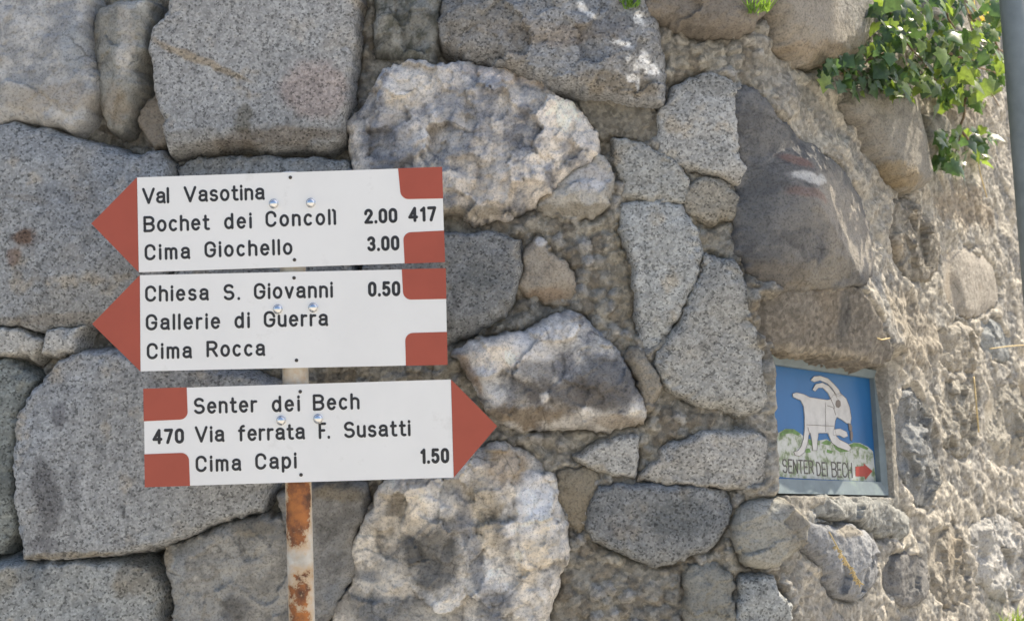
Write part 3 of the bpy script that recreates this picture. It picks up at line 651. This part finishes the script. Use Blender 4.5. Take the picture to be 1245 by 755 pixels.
def stroke(mb, pts, half, hgt, to3):
    P = [Vector((p[0], p[1])) for p in pts]
    Q = [P[0]]
    for p in P[1:]:
        if (p-Q[-1]).length > half*.15: Q.append(p)
    if len(Q) < 2: Q.append(Q[0]+Vector((0, half*.3)))
    prof = [(-1, -.3), (-.93, .55), (-.5, .92), (0, 1), (.5, .92), (.93, .55), (1, -.3)]
    rings = []
    def ring(p, n, k):
        rings.append([to3(p.x+n.x*a*half*k, p.y+n.y*a*half*k, hgt*b) for a, b in prof])
    t0 = (Q[1]-Q[0]).normalized(); n0 = Vector((-t0.y, t0.x))
    for q in (-1, -.8, -.45): ring(Q[0]+t0*half*q, n0, math.sqrt(max(.02, 1-q*q)))
    for i, p in enumerate(Q):
        a = (Q[i]-Q[i-1]).normalized() if i else t0
        b = (Q[i+1]-Q[i]).normalized() if i < len(Q)-1 else a
        t = (a+b).normalized(); n = Vector((-t.y, t.x)); ring(p, n, min(1.3, 1/max(.5, t.dot(a))))
    t1 = (Q[-1]-Q[-2]).normalized(); n1 = Vector((-t1.y, t1.x))
    for q in (.45, .8, 1): ring(Q[-1]+t1*half*q, n1, math.sqrt(max(.02, 1-q*q)))
    m = len(prof); vs_ = [p for r in rings for p in r]; fs = []
    for i in range(len(rings)-1):
        for k in range(m-1): fs.append((i*m+k, i*m+k+1, (i+1)*m+k+1, (i+1)*m+k))
    mb.add(vs_, fs)
def word(mb, text, x0, x1, y0, cap, sw, hgt, to3):
    """text from x0 to x1 (outer edges of the ink), baseline y0, in the panel's own metres"""
    half = sw/2; ch = cap-sw
    ws = [GL[c][0]*cap for c in text]
    gap = 0 if len(text) < 2 else ((x1-x0)-sw-sum(ws))/(len(text)-1)
    k = 1.0
    mn = sw*1.35
    if len(text) > 1 and gap < mn:
        k = ((x1-x0)-sw-mn*(len(text)-1))/sum(ws); gap = mn
    if len(text) > 1 and gap > sw*2.6 and sum(ws) > 0:
        k = ((x1-x0)-sw-sw*2.4*(len(text)-1))/sum(ws); k = min(k, 1.15); gap = ((x1-x0)-sw-k*sum(ws))/(len(text)-1)
    x = x0+half
    for c in text:
        for st in GL[c][1]:
            stroke(mb, [(x+p[0]*cap*k, y0+half+p[1]*ch) for p in st], half, hgt, to3)
        x += GL[c][0]*cap*k+gap

# ------------------------------------------------------------------ the signpost
SY = 2.085                       # sign faces
post_top = plane_pt(353, 215, SY+.03); post_bot = plane_pt(367, 755, SY+.03)
axis = (post_bot-post_top).normalized()
foot = post_top+axis*((0-post_top.z)/axis.z)
sp = empty('signpost', foot, 'white rust-flecked signpost carrying three red and white arrow signs in front of the wall', 'signpost')
def post_mat():
    m, n, b = mat_new('rusting_white_paint')
    g = nd(n, 'ShaderNodeNewGeometry').outputs['Position']
    sx = nd(n, 'ShaderNodeSeparateXYZ'); n.links.new(g, sx.inputs[0])
    c = nd(n, 'ShaderNodeVertexColor', layer_name='Col').outputs['Color']
    r = nd(n, 'ShaderNodeSeparateColor'); n.links.new(c, r.inputs[0])
    nz = noise(n, g, 75, 9, .72)
    add = nd(n, 'ShaderNodeMath', operation='ADD'); n.links.new(nz, add.inputs[0]); n.links.new(r.outputs[0], add.inputs[1])
    msk = ramp(n, add.outputs[0], [(.88, 0), (.95, 1)])
    rc = ramp(n, noise(n, g, 38, 6, .65), [(.34, (.06, .026, .014)), (.47, (.20, .07, .022)), (.62, (.38, .135, .03))])
    wc = ramp(n, noise(n, g, 20, 6, .65), [(.3, (.42, .39, .33)), (.5, (.57, .55, .49)), (.8, (.64, .62, .57))])
    mk = nd(n, 'ShaderNodeMix', data_type='RGBA'); n.links.new(msk, mk.inputs[0]); n.links.new(wc, mk.inputs[6]); n.links.new(rc, mk.inputs[7])
    st = ramp(n, add.outputs[0], [(.50, 0), (.90, .85)])
    mk2 = nd(n, 'ShaderNodeMix', data_type='RGBA'); n.links.new(st, mk2.inputs[0]); n.links.new(wc, mk2.inputs[6]); mk2.inputs[7].default_value = (.5, .33, .17, 1)
    n.links.new(mk2.outputs[2], mk.inputs[6])
    n.links.new(mk.outputs[2], b.inputs['Base Color'])
    b.inputs['Roughness'].default_value = .6
    bump(n, b, msk, .5, -.0015)
    return m
M_POST = post_mat()
def make_post():
    rad = .0205; n = 40; L = (foot-post_top).length; k = int(L/.006)
    a = Vector((0, 1, 0)); a = (a-axis*a.dot(axis)).normalized(); b = axis.cross(a)
    V = []; C = []
    rust = [(362, 600, 30, .56, -.2), (365, 645, 26, .52, .25), (363, 624, 24, .66, 0), (362, 700, 12, .40, -.3), (368, 725, 24, .46, .2), (366, 765, 30, .5, 0), (365, 850, 40, .5, .2), (360, 460, 14, .20, .1), (366, 960, 50, .45, 0)]
    rp = [((plane_pt(px, py, SY)-post_top).dot(axis), ry/778, amp, ph) for px, py, ry, amp, ph in rust]
    for i in range(k+1):
        s = L*i/k; p = post_top+axis*s
        for j in range(n):
            th = 2*math.pi*j/n
            V.append(p+(a*math.cos(th)+b*math.sin(th))*rad)
            v = 0
            for (sc, w_, amp, ph) in rp:
                q = abs(((th-math.pi-ph+math.pi) % (2*math.pi))-math.pi)
                v = max(v, amp*math.exp(-((s-sc)/w_)**4)*math.exp(-(q/1.35)**4))
            C.append((v, v, v))
    F = [(i*n+j, i*n+(j+1) % n, (i+1)*n+(j+1) % n, (i+1)*n+j) for i in range(k) for j in range(n)]
    me = np_mesh('post', V, F, C)
    link('post', me, M_POST, sp)
    cb = MB(); cb.tube([post_top-axis*.006, post_top-axis*.0058, post_top-axis*.002, post_top+axis*.006], [.004, .015, .0222, .0222], 32)
    cb.build('post_cap', M_WHITE, sp, smooth=False)
make_post()

def rounded(pts_r):
    """polygon with per-corner radius"""
    out = []
    n = len(pts_r)
    for i, (x, y, r) in enumerate(pts_r):
        if r == 0: out.append((x, y)); continue
        p = Vector((x, y)); a = (Vector(pts_r[i-1][:2])-p).normalized(); b = (Vector(pts_r[(i+1) % n][:2])-p).normalized()
        c = p+(a+b)*r
        for k in range(7):
            t = k/6; v = (p+a*r-c)*math.cos(t*math.pi/2)+(p+b*r-c)*math.sin(t*math.pi/2)
            out.append(tuple(c+v))
    return out
def prism(mb, poly, z0, z1, to3, back=True):
    tri = tessellate_polygon([[Vector((x, y, 0)) for x, y in poly]])
    n = len(poly)
    A = sum(poly[i][0]*poly[(i+1) % n][1]-poly[(i+1) % n][0]*poly[i][1] for i in range(n))
    V = [to3(x, y, z1) for x, y in poly]+[to3(x, y, z0) for x, y in poly]
    F = []
    for t in tri:
        a, b, c = (poly[i] for i in t)
        ccw = (b[0]-a[0])*(c[1]-a[1])-(b[1]-a[1])*(c[0]-a[0]) > 0
        F.append(t if ccw else t[::-1])
        if back:
            tb = t[::-1] if ccw else t
            F.append(tuple(i+n for i in tb))
    for i in range(n):
        j = (i+1) % n
        F.append((i, n+i, n+j, j) if A > 0 else (j, n+j, n+i, i))
    mb.add(V, F)

def make_sign(label, corners, tip, tabs, words, bolts, holes, point_left):
    y = SY
    TL, TR, BR, BL_ = [plane_pt(px, py, y) for px, py in corners]
    c = (TL+TR+BR+BL_)/4
    xd = ((TR-TL)+(BR-BL_)); xd.y = 0; xd.normalize(); zd = Vector((-xd.z, 0, xd.x)); nd_ = Vector((0, -1, 0))
    W = ((TR-TL).length+(BR-BL_).length)/2; H = ((TL-BL_).length+(TR-BR).length)/2
    def to3(x, yy, h): return c+xd*x+zd*yy+nd_*h
    def loc(px, py):
        p = plane_pt(px, py, y)-c; return p.dot(xd), p.dot(zd)
    T = .003
    mb = MB(); prism(mb, [(-W/2, -H/2), (W/2, -H/2), (W/2, H/2), (-W/2, H/2)], -T, 0, to3)
    panel = mb.build('sign_panel', M_WHITE, sp, label)
    tx, ty = loc(*tip)
    mb = MB(); sgn = -1 if point_left else 1
    prism(mb, [(sgn*(W/2+.0004), -H/2), (tx, ty), (sgn*(W/2+.0004), H/2)], -T, .0002, to3); mb.build('arrow_tip', M_RED, panel)
    for (pts) in tabs:
        q = [loc(px, py) for px, py, r in pts]
        def cl(v, L): return max(-L/2-.0004, min(L/2+.0004, v))
        P = [(cl(a[0], W), cl(a[1], H), r[2]) for a, r in zip(q, pts)]
        # outer sides follow the panel edge
        sx_ = 1 if point_left else -1
        P = [((sx_*(W/2+.0004) if abs(abs(x)-W/2) < .008 and x*sx_ > 0 else x), (math.copysign(H/2+.0004, yy) if abs(abs(yy)-H/2) < .006 else yy), r) for x, yy, r in P]
        mb = MB(); prism(mb, rounded(P), -.0012, .0005, to3); mb.build('red_tab', M_RED, panel)
    for lines in words:
        for (t, x0, x1, by, cap, sw) in lines:
            a = loc(x0, by); b = loc(x1, by); mb = MB()
            word(mb, t, a[0], b[0], a[1], cap, sw, .0007, to3)
            mb.build('lettering', M_BLACK, panel)
    for px, py in bolts:
        x, yy = loc(px, py); mb = MB()
        mb.tube([to3(x, yy, h) for h in (0, .0012)], [.0078, .0076], 24)
        mb.tube([to3(x, yy, h) for h in (.001, .0036, .0054, .0064)], [.0070, .0063, .0044, .0014], 20)
        mb.build('bolt', M_ZINC, panel, smooth=True)
    for px, py in holes:
        x, yy = loc(px, py); mb = MB()
        mb.tube([to3(x, yy, h) for h in (-.0005, .0008, .0012)], [.0029, .0027, .0012], 14); mb.build('screw', M_HOLE, panel, smooth=True)
    # U-bolt clamp and channel behind the panel, round the post
    x0, y0 = loc(*bolts[0]); x1, y1 = loc(*bolts[1]); mb = MB(); r_ = abs(x1-x0)/2; xm = (x0+x1)/2; ym = (y0+y1)/2
    pts = [to3(x0, ym, -.002), to3(x0, ym, -.030)]+[to3(xm-r_*math.cos(t), ym, -.030-r_*math.sin(t)) for t in [k*math.pi/10 for k in range(1, 10)]]+[to3(x1, ym, -.030), to3(x1, ym, -.002)]
    mb.tube(pts, .004, 10); mb.build('clamp', M_ZINC, panel, smooth=True)

CAP = 20.0/778; SW = 3.35/778; DC = 18.6/778; DS = 3.9/778
def L_(*ws): return [(t, x0, x1, y, CAP, SW) for t, x0, x1, y in ws]
def D_(*ws): return [(t, x0, x1, y, DC, DS) for t, x0, x1, y in ws]
rT = .012
make_sign('topmost white arrow sign pointing left to Val Vasotina, numbered 417', [(165.5,215.5),(537,204),(541,318),(170,331.5)], (111,272),
  [[(484,205,0),(487.5,242.5,rT),(538,241.5,0),(537,204,0)], [(490,283,rT),(492,320,0),(541,318,0),(540,280.5,0)]],
  [L_(('Val',173,206,248.6),('Vasotina',223.5,322,246.6)), L_(('Bochet',174.5,255,282.8),('dei',272.5,306.5,279.2),('Concolj',322.5,409,276.6))+D_(('2.00',443,483.5,272.6)),
   L_(('Cima',175.5,231.5,317),('Giochello',248.5,356,313.6))+D_(('3.00',446.5,486,306)), [('417',496.5,531,270.4,DC,DS)]],
  [(333,248),(378,247)], [(353,216),(358,316)], True)
make_sign('middle white arrow sign pointing left to Chiesa S. Giovanni', [(169,334),(541,327.3),(544.5,442.5),(172,452)], (112,394),
  [[(488.5,328.5,0),(490.5,364.5,rT),(542,363.5,0),(541,327.3,0)], [(492.5,405,rT),(493.5,444,0),(544.5,442.5,0),(543.5,403.5,0)]],
  [L_(('Chiesa',176,254,367.2),('S.',271.5,292,365.4),('Giovanni',308.5,405,364.2))+D_(('0.50',447.5,487,361)), L_(('Gallerie',177,268,402),('di',285,304,399.4),('Guerra',320.5,399,398.2)),
   L_(('Cima',178,233.5,437),('Rocca',251,322.5,434.4))],
  [(338,376),(381,374)], [(357.5,338),(360.5,438)], True)
make_sign('lowest white arrow sign pointing right to Senter dei Bech, numbered 470', [(174,472.5),(547.5,461.5),(552,580),(177,592)], (604.5,518),
  [[(174,472.5,0),(175.5,512,0),(228.5,509.5,rT),(227,471,0)], [(176,552,0),(177,592,0),(231,590.5,0),(229.5,550,rT)]],
  [L_(('Senter',235.5,313,503.6),('dei',330.5,365,501.2),('Bech',380.5,437.5,499.4)), [('470',185.5,224,540.2,DC,DS)]+L_(('Via',237,273,538.2),('ferrata',289.5,371,536.6),('F.',387.5,401.5,533.6),('Susatti',418,499.5,532.6)),
   L_(('Cima',237.5,293.5,574),('Capi',310,361,571))+D_(('1.50',511,546.5,564))],
  [(342,511),(387,509)], [(365,476),(366,577)], False)

# ------------------------------------------------------------------ the painted plaque in its steel frame
def plaque():
    a = float(np.interp(PQ_U1-.1, _U, _ang)); t0 = Vector((math.cos(a), math.sin(a), 0)); n0 = Vector((math.sin(a), -math.cos(a), 0))
    bt, rl = R(4.2), R(-5.4)                      # leans back a little and hangs slightly askew, as in the photograph
    nn = n0*math.cos(bt)+Vector((0, 0, 1))*math.sin(bt); u0 = Vector((0, 0, 1))*math.cos(bt)-n0*math.sin(bt)
    tx = t0*math.cos(rl)+u0*math.sin(rl); up = u0*math.cos(rl)-t0*math.sin(rl)
    P1 = Vector(wallP(np.array(PQ_U1), np.array(PQ_Z0), np.array(PQ_H)))
    O = P1-tx*(PQ_U1-PQ_U0)+nn*.004
    Wd = PQ_U1-PQ_U0; Hd = PQ_Z1-PQ_Z0
    root = empty('wall_plaque', O+tx*Wd/2, 'blue painted goat plaque reading SENTER DEI BECH, grey steel frame, set into wall', 'plaque')
    def to3(x, y, h): return O+tx*x+up*y+nn*h
    def loc(zx, zy, h=.0):
        """zoom coordinates -> plaque plane"""
        px, py = 930+zx/3.975, 420+zy/3.975
        d = Vector(ray(px, py)); o = Vector(CAM); q = O+nn*(-.010)
        t = (q-o).dot(nn)/d.dot(nn); p = o+d*t-O; return p.dot(tx), p.dot(up)
    print('plaque size', Wd, Hd, 'inner corners', [tuple(round(v, 3) for v in loc(*c)) for c in ((75,100),(505,160),(540,660),(110,640))])
    fr = flat_mat('grey_painted_steel', (.16, .20, .215), .6, .15, 30, dirt=((.24, .31, .25), 25, .55, .5))
    fw = .015; fb = .034
    x1, y1 = loc(505, 160); x1b, y0 = loc(540, 660)
    x1 = (x1+x1b)/2; Wd = x1+fw; Hd = y1+fw
    out = [(0, 0), (Wd, 0), (Wd, Hd), (0, Hd)]; inn = [(.012, y0), (x1, y0), (x1, y1), (.012, y1)]
    mb = MB(); V = []; F = []
    for ring, h in ((out, -.02), (out, .006), (inn, .000), (inn, -.014)):
        V += [to3(x, y, h) for x, y in ring]
    for lv in range(3):
        for i in range(4):
            j = (i+1) % 4; F.append((lv*4+i, lv*4+j, lv*4+4+j, lv*4+4+i))
    mb.add(V, F); mb.build('frame', fr, root)
    blue = flat_mat('blue_glaze', (.022, .125, .31), .4, .12, 8, dirt=((.10, .20, .32), 60, .68, .5))
    mb = MB(); prism(mb, [(.012, y0), (x1, y0), (x1, y1), (.012, y1)], -.02, -.0105, to3)
    tile = mb.build('painted_tile', blue, root)
    # hill
    m, n, b = mat_new('painted_hillside'); g = nd(n, 'ShaderNodeNewGeometry').outputs['Position']
    n.links.new(ramp(n, noise(n, g, 55, 5, .65), [(.36, (.11, .16, .07)), (.45, (.27, .31, .22)), (.52, (.42, .44, .41)), (.7, (.50, .51, .49))]), b.inputs['Base Color']); b.inputs['Roughness'].default_value = .45
    green = flat_mat('green_paint', (.11, .21, .06), .5, .4, 70)
    hill = [(60,425),(100,402),(140,404),(172,425),(198,447),(250,460),(300,452),(335,474),(365,486),(400,478),(430,468),(460,470),(500,490),(523,512),(540,658),(108,638),(60,630)]
    cx0 = .0125
    def cl(p): return (max(cx0, min(x1-.0006, p[0])), max(y0+.0006, p[1]))
    mb = MB(); prism(mb, [cl(loc(*p)) for p in hill], -.0106, -.0101, to3); mb.build('painted_hill', m, tile)
    mb = MB()
    for pts in ([(70,425),(100,402),(140,404),(172,425),(160,436),(130,422),(95,428),(76,440)], [(205,452),(250,462),(262,476),(240,490),(215,478)], [(270,470),(298,456),(322,468),(312,482),(290,478)],
                [(330,478),(365,488),(402,482),(430,470),(460,474),(500,494),(495,506),(455,488),(425,488),(400,512),(365,516),(340,500)], [(190,500),(215,496),(222,515),(198,520)], [(300,500),(330,510),(320,522),(298,516)]):
        mb = MB(); prism(mb, [cl(loc(*p)) for p in pts], -.0102, -.0098, to3); mb.build('painted_grass', green, tile)
    wht = flat_mat('white_glaze', (.52, .51, .49), .45, .14, 45)
    body = [(135,236),(150,231),(185,239),(215,254),(260,261),(300,267),(318,262),(330,242),(362,234),(388,258),(404,300),(412,350),(409,376),(395,372),(374,356),(346,342),(335,362),(330,400),(341,440),(358,458),(398,478),(412,495),(405,506),(352,487),(325,467),(305,420),(255,420),(249,460),(246,505),(234,506),(229,460),(221,420),(206,432),(201,470),(187,514),(165,531),(146,526),(141,516),(160,511),(177,490),(189,450),(194,400),(194,340),(189,292),(174,262),(150,252),(137,246)]
    horn1 = [(347,242),(325,206),(300,182),(265,167),(236,175),(222,167),(235,152),(265,149),(302,161),(332,189),(354,215),(366,240)]
    horn2 = [(322,264),(304,227),(279,203),(256,203),(240,220),(231,213),(244,189),(275,182),(306,198),(331,230),(346,256)]
    leg2 = [(330,408),(360,404),(390,419),(396,436),(380,443),(360,431),(332,432)]
    def fuller(poly, e):
        n_ = len(poly); A_ = sum(poly[i][0]*poly[(i+1) % n_][1]-poly[(i+1) % n_][0]*poly[i][1] for i in range(n_)); out_ = []
        for i in range(n_):
            ax, ay = poly[i-1]; bx, by = poly[(i+1) % n_]; dx, dy = bx-ax, by-ay; l = math.hypot(dx, dy) or 1
            sg = 1 if A_ > 0 else -1; out_.append((poly[i][0]+sg*dy/l*e, poly[i][1]-sg*dx/l*e))
        return out_
    body, horn1, horn2, leg2 = fuller(body, 4), fuller(horn1, 2), fuller(horn2, 2), fuller(leg2, 3)
    for k, (nm, p) in enumerate((('goat_body', body), ('goat_horn', horn1), ('goat_horn', horn2), ('goat_foreleg', leg2))):
        mb = MB(); prism(mb, [loc(*q) for q in p], -.0108, -.0094+.00015*k, to3); mb.build(nm, wht, tile)
    drk = flat_mat('brown_brushwork', (.17, .14, .12), .5, .2, 60)
    mb = MB()
    sw = .0016
    def line(pts, s=sw): stroke(mb, [loc(*q) for q in pts], s/2, .0004, lambda x, y, h: to3(x, y, -.0091+h))
    for pts in (body+[body[0]], horn1+[horn1[0]], horn2, leg2): line(pts, .0006)
    line([(200,383),(330,389)], .0008); line([(290,275),(292,415)], .0004); line([(206,395),(215,430)], .0009); line([(318,262),(335,300),(330,305)], .0012); line([(340,335),(330,300),(300,290)], .0009)
    prism(mb, [loc(x, y) for x, y in ((342,268),(352,260),(363,270),(365,290),(355,302),(344,298),(339,284))], -.0092, -.0089, to3)
    mb.build('goat_outline', drk, tile)
    redp = flat_mat('red_paint', (.32, .04, .03), .45, .15, 60)
    mb = MB(); prism(mb, [loc(x, y) for x, y in ((400,374),(413,378),(420,395),(417,415),(406,410),(404,392))], -.0108, -.0088, to3)
    prism(mb, [loc(x, y) for x, y in ((410,415),(421,415),(423,440),(418,462),(412,455))], -.0108, -.0087, to3); mb.build('goat_beard', drk, tile)
    mb = MB(); prism(mb, [loc(x, y) for x, y in ((437,585),(478,581),(477,569),(519,606),(486,646),(483,633),(438,631))], -.0108, -.0096, to3); mb.build('red_arrow', redp, tile)
    fade = flat_mat('faded_brush_lettering', (.10, .092, .085), .6, .3, 90)
    for t, x0, x1_, yb, yt in (('SENTER', 86, 237, 616, 546), ('DEI', 251, 305, 630, 560), ('BECH', 324, 424, 636, 560)):
        A = loc(x0, yb); B = loc(x1_, yb); C = loc(x0, yt)
        mb = MB(); word(mb, t, A[0], B[0], A[1], C[1]-A[1], .0030, .0005, lambda x, y, h: to3(x, y, -.0099+h))
        mb.build('lettering', fade, tile)
plaque()

# ------------------------------------------------------------------ pole at the right edge
pp = plane_pt(1218, 0, 2.62); pb = Vector((pp.x, 2.62, 0))
pr = .034
mb = MB(); mb.tube([Vector((pp.x+pr+.055, 2.62, 0)), Vector((pp.x+pr-.02, 2.62, 3.0))], pr, 36)
pole = mb.build('metal_pole', M_STEEL, None, smooth=False)
for p in pole.data.polygons: p.use_smooth = len(p.vertices) == 4
tag(pole, 'plain grey metal pole standing upright at the right edge of the view beside the ivy', 'pole')

# ------------------------------------------------------------------ ivy and other plants
def leaf_mat(name, gloss):
    m, n, b = mat_new(name)
    c = nd(n, 'ShaderNodeVertexColor', layer_name='Col').outputs['Color']
    g = nd(n, 'ShaderNodeNewGeometry').outputs['Position']
    out = mul(n, c, ramp(n, noise(n, g, 90, 3), [(.3, .75), (.7, 1.25)]))
    n.links.new(out, b.inputs['Base Color']); b.inputs['Roughness'].default_value = gloss; b.inputs['Specular IOR Level'].default_value = .5
    tr = nd(n, 'ShaderNodeBsdfTranslucent')
    br = nd(n, 'ShaderNodeMix', data_type='RGBA', blend_type='MULTIPLY'); br.inputs[0].default_value = 1; n.links.new(out, br.inputs[6]); br.inputs[7].default_value = (2.5, 2.5, 1.1, 1)
    n.links.new(br.outputs[2], tr.inputs[0])
    mx = nd(n, 'ShaderNodeMixShader'); mx.inputs[0].default_value = .35
    n.links.new(b.outputs[0], mx.inputs[1]); n.links.new(tr.outputs[0], mx.inputs[2])
    n.links.new(mx.outputs[0], n.nodes['Material Output'].inputs[0])
    return m
M_LEAF = leaf_mat('ivy_leaf', .34); M_GRASS = leaf_mat('grass_blade', .5)
M_TWIG = flat_mat('twig_bark', (.17, .12, .075), .85, .3, 60)
M_STRAW = flat_mat('dry_straw', (.55, .43, .22), .7, .25, 80)
LEAF = [(0, 0), (.22, -.16), (.42, -.05), (.36, .16), (.62, .30), (.40, .46), (.26, .66), (0, 1.0), (-.26, .66), (-.40, .46), (-.62, .30), (-.36, .16), (-.42, -.05), (-.22, -.16)]
def add_leaf(mb, base, tipdir, nrm, size, rng):
    t = tipdir.normalized(); nrm = (nrm-t*nrm.dot(t)).normalized(); s = t.cross(nrm)
    V = []
    for x, y in LEAF:
        V.append(base+(s*x+t*y+nrm*(-.22*abs(x)-.18*y*y))*size)
    V.append(base+t*size*.35+nrm*size*.03)
    c = len(LEAF)
    mb.add(V, [(c, i, (i+1) % c) for i in range(c)])
def ivy(label, clusters, stems, seed, group=None):
    rng = random.Random(seed)
    fp = wp(*clusters[0][:2], h=.0)
    root = empty('ivy', fp, label, 'climbing plant', group)
    mb = MB()
    for (px, py, rx, ry, n, h0, h1, bright) in clusters:
        for _ in range(n):
            a = rng.uniform(0, 6.283); q = math.sqrt(rng.random())
            x = px+rx*q*math.cos(a); y = py+ry*q*math.sin(a)
            h = rng.uniform(h0, h1)
            p = wp(x, y, h)
            out = Vector((math.sin(BEND_A), -math.cos(BEND_A), 0))
            nrm = out*rng.uniform(.3, 1)+Vector((rng.uniform(-.6, .6), rng.uniform(-.6, .6), rng.uniform(-.1, 1.0)))
            td = Vector((rng.uniform(-.8, .8), rng.uniform(-.5, .3), -1+rng.uniform(0, .8)))
            sz = rng.choice((.014, .02, .026, .034))*rng.uniform(.8, 1.25)
            g = rng.random()
            base = (.05, .095, .046) if g > bright else (.14, .20, .06)
            k = rng.uniform(.7, 1.35); mb.cur = tuple(v*k for v in base)
            add_leaf(mb, p, td, nrm, sz, rng)
    mb.build('leaves', M_LEAF, root, smooth=True, col=True)
    mb = MB()
    for pts in stems:
        P = [wp(x, y, h) for x, y, h in pts]
        Q = []
        for i in range(len(P)-1):
            for k in range(5): Q.append(P[i].lerp(P[i+1], k/5)+Vector((rng.uniform(-1, 1), rng.uniform(-1, 1), rng.uniform(-1, 1)))*.004)
        Q.append(P[-1]); mb.tube(Q, [.0035-.0025*i/len(Q) for i in range(len(Q))], 6)
    mb.build('stems', M_TWIG, root, smooth=True)
ivy('large glossy ivy hanging over the wall between the beige boulder and the pole',
    [(1130,60,60,55,115,.03,.16,.3),(1090,70,45,40,70,.02,.10,.15),(1045,88,48,24,80,.02,.07,.12),(1165,30,50,45,85,.05,.20,.5),(1185,85,35,45,60,.04,.16,.55),(1090,15,30,28,40,.03,.1,.25),(1140,-30,90,40,60,.05,.25,.4),(1205,50,18,60,26,.05,.16,.6),(1120,105,40,16,26,.03,.1,.5),(1165,118,26,14,16,.03,.1,.5)],
    [[(1060,-60,.05),(1075,0,.05),(1100,50,.06),(1140,100,.06)],[(1150,-60,.1),(1150,10,.1),(1170,70,.1),(1215,130,.05)],[(1180,20,.1),(1215,60,.1),(1240,80,.05)],[(1080,60,.05),(1040,80,.04),(1010,95,.03)],[(1140,60,.12),(1190,80,.12),(1225,95,.1)]], 3)
ivy('small ivy clump hanging on the rough wall below the large ivy',
    [(1162,178,24,26,30,.02,.08,.25),(1185,168,22,18,20,.02,.08,.3),(1150,192,14,14,12,.02,.06,.2),(1195,185,12,12,8,.02,.05,.4)],
    [[(1175,120,.06),(1168,160,.05),(1158,200,.03)],[(1168,160,.05),(1195,190,.03)]], 4)

def tuft(label, cat, px, py, n, hgt, spread, colrange, seed, name='grass_tuft', h=.03, up=1.0, mat=None):
    rng = random.Random(seed); b0 = wp(px, py, h)
    mb = MB()
    for _ in range(n):
        p = b0+Vector((rng.uniform(-1, 1)*spread, rng.uniform(-1, 1)*spread*.5, rng.uniform(-.3, .3)*spread))
        d = Vector((rng.uniform(-.7, .7), rng.uniform(-.8, .3), up)).normalized()
        L = hgt*rng.uniform(.5, 1.1); s = Vector((rng.uniform(-1, 1), rng.uniform(-1, 1), 0)).normalized()
        k = rng.random(); mb.cur = tuple(a+(b-a)*k for a, b in zip(*colrange))
        droop = Vector((rng.uniform(-.4, .4), rng.uniform(-.6, .1), -.5))
        V = []
        for i in range(6):
            t = i/5; c = p+d*L*t+droop*L*t*t*.6; wd = .0016*(1-t)+.0002
            V += [c-s*wd, c+s*wd]
        mb.add(V, [(2*i, 2*i+1, 2*i+3, 2*i+2) for i in range(5)])
    o = mb.build(name, mat or M_GRASS, None, smooth=True, col=True); return tag(o, label, cat)
tuft('green grass tuft growing from the wall at the bottom right corner', 'grass tuft', 1232, 762, 50, .075, .025, ((.10,.17,.03), (.2,.26,.06)), 5, h=.05)
tuft('golden dry grass tuft behind the ivy next to the grey pole', 'grass tuft', 1200, 45, 90, .12, .03, ((.42,.29,.05), (.55,.42,.12)), 6, h=.03)
tuft('green sprig in the joint above the long grey boulder, at the top', 'weed', 767, 8, 36, .05, .014, ((.08,.16,.03), (.16,.28,.05)), 8, name='weed', h=.06)
tuft('faint green weed over the top edge beside the beige boulder', 'weed', 922, 14, 40, .05, .02, ((.08,.15,.03), (.15,.24,.05)), 9, name='weed', h=.07)
def stalk(label, pts, rad, head=False, seed=1):
    rng = random.Random(seed); mb = MB(); P = [wp(*p) for p in pts]
    Q = []
    for i in range(len(P)-1):
        for k in range(6): Q.append(P[i].lerp(P[i+1], k/6))
    Q.append(P[-1]); mb.tube(Q, rad, 7)
    if head:
        for q in Q[4:]:
            for _ in range(4):
                d = Vector((rng.uniform(-1, 1), rng.uniform(-1, 1), rng.uniform(-1.4, -.2))).normalized()
                mb.tube([q, q+d*.004, q+d*.009], [.0006, .0018, .0004], 5)
    return tag(mb.build('dry_stalk', M_STRAW, None, smooth=True), label, 'dry grass')
stalk('golden dry grass ear leaning against the grey stone below the plaque', [(1008,646,.075),(1022,672,.085),(1036,692,.08),(1045,708,.075)], .0013, True)
stalk('upright straw stalk against the rough wall right of the plaque', [(1184,458,.06),(1187,490,.07),(1190,525,.06)], .0016)
stalk('pale straw sticking out sideways near the right edge', [(1203,424,.08),(1225,421,.10),(1252,419,.12)], .0013)
stalk('short bent straw lying above the plaque frame corner', [(1062,409,.055),(1072,413,.06),(1082,411,.055)], .0013)
stalk('pale bare twig dangling under the small ivy clump', [(1188,190,.05),(1192,212,.06),(1200,240,.05)], .0013)
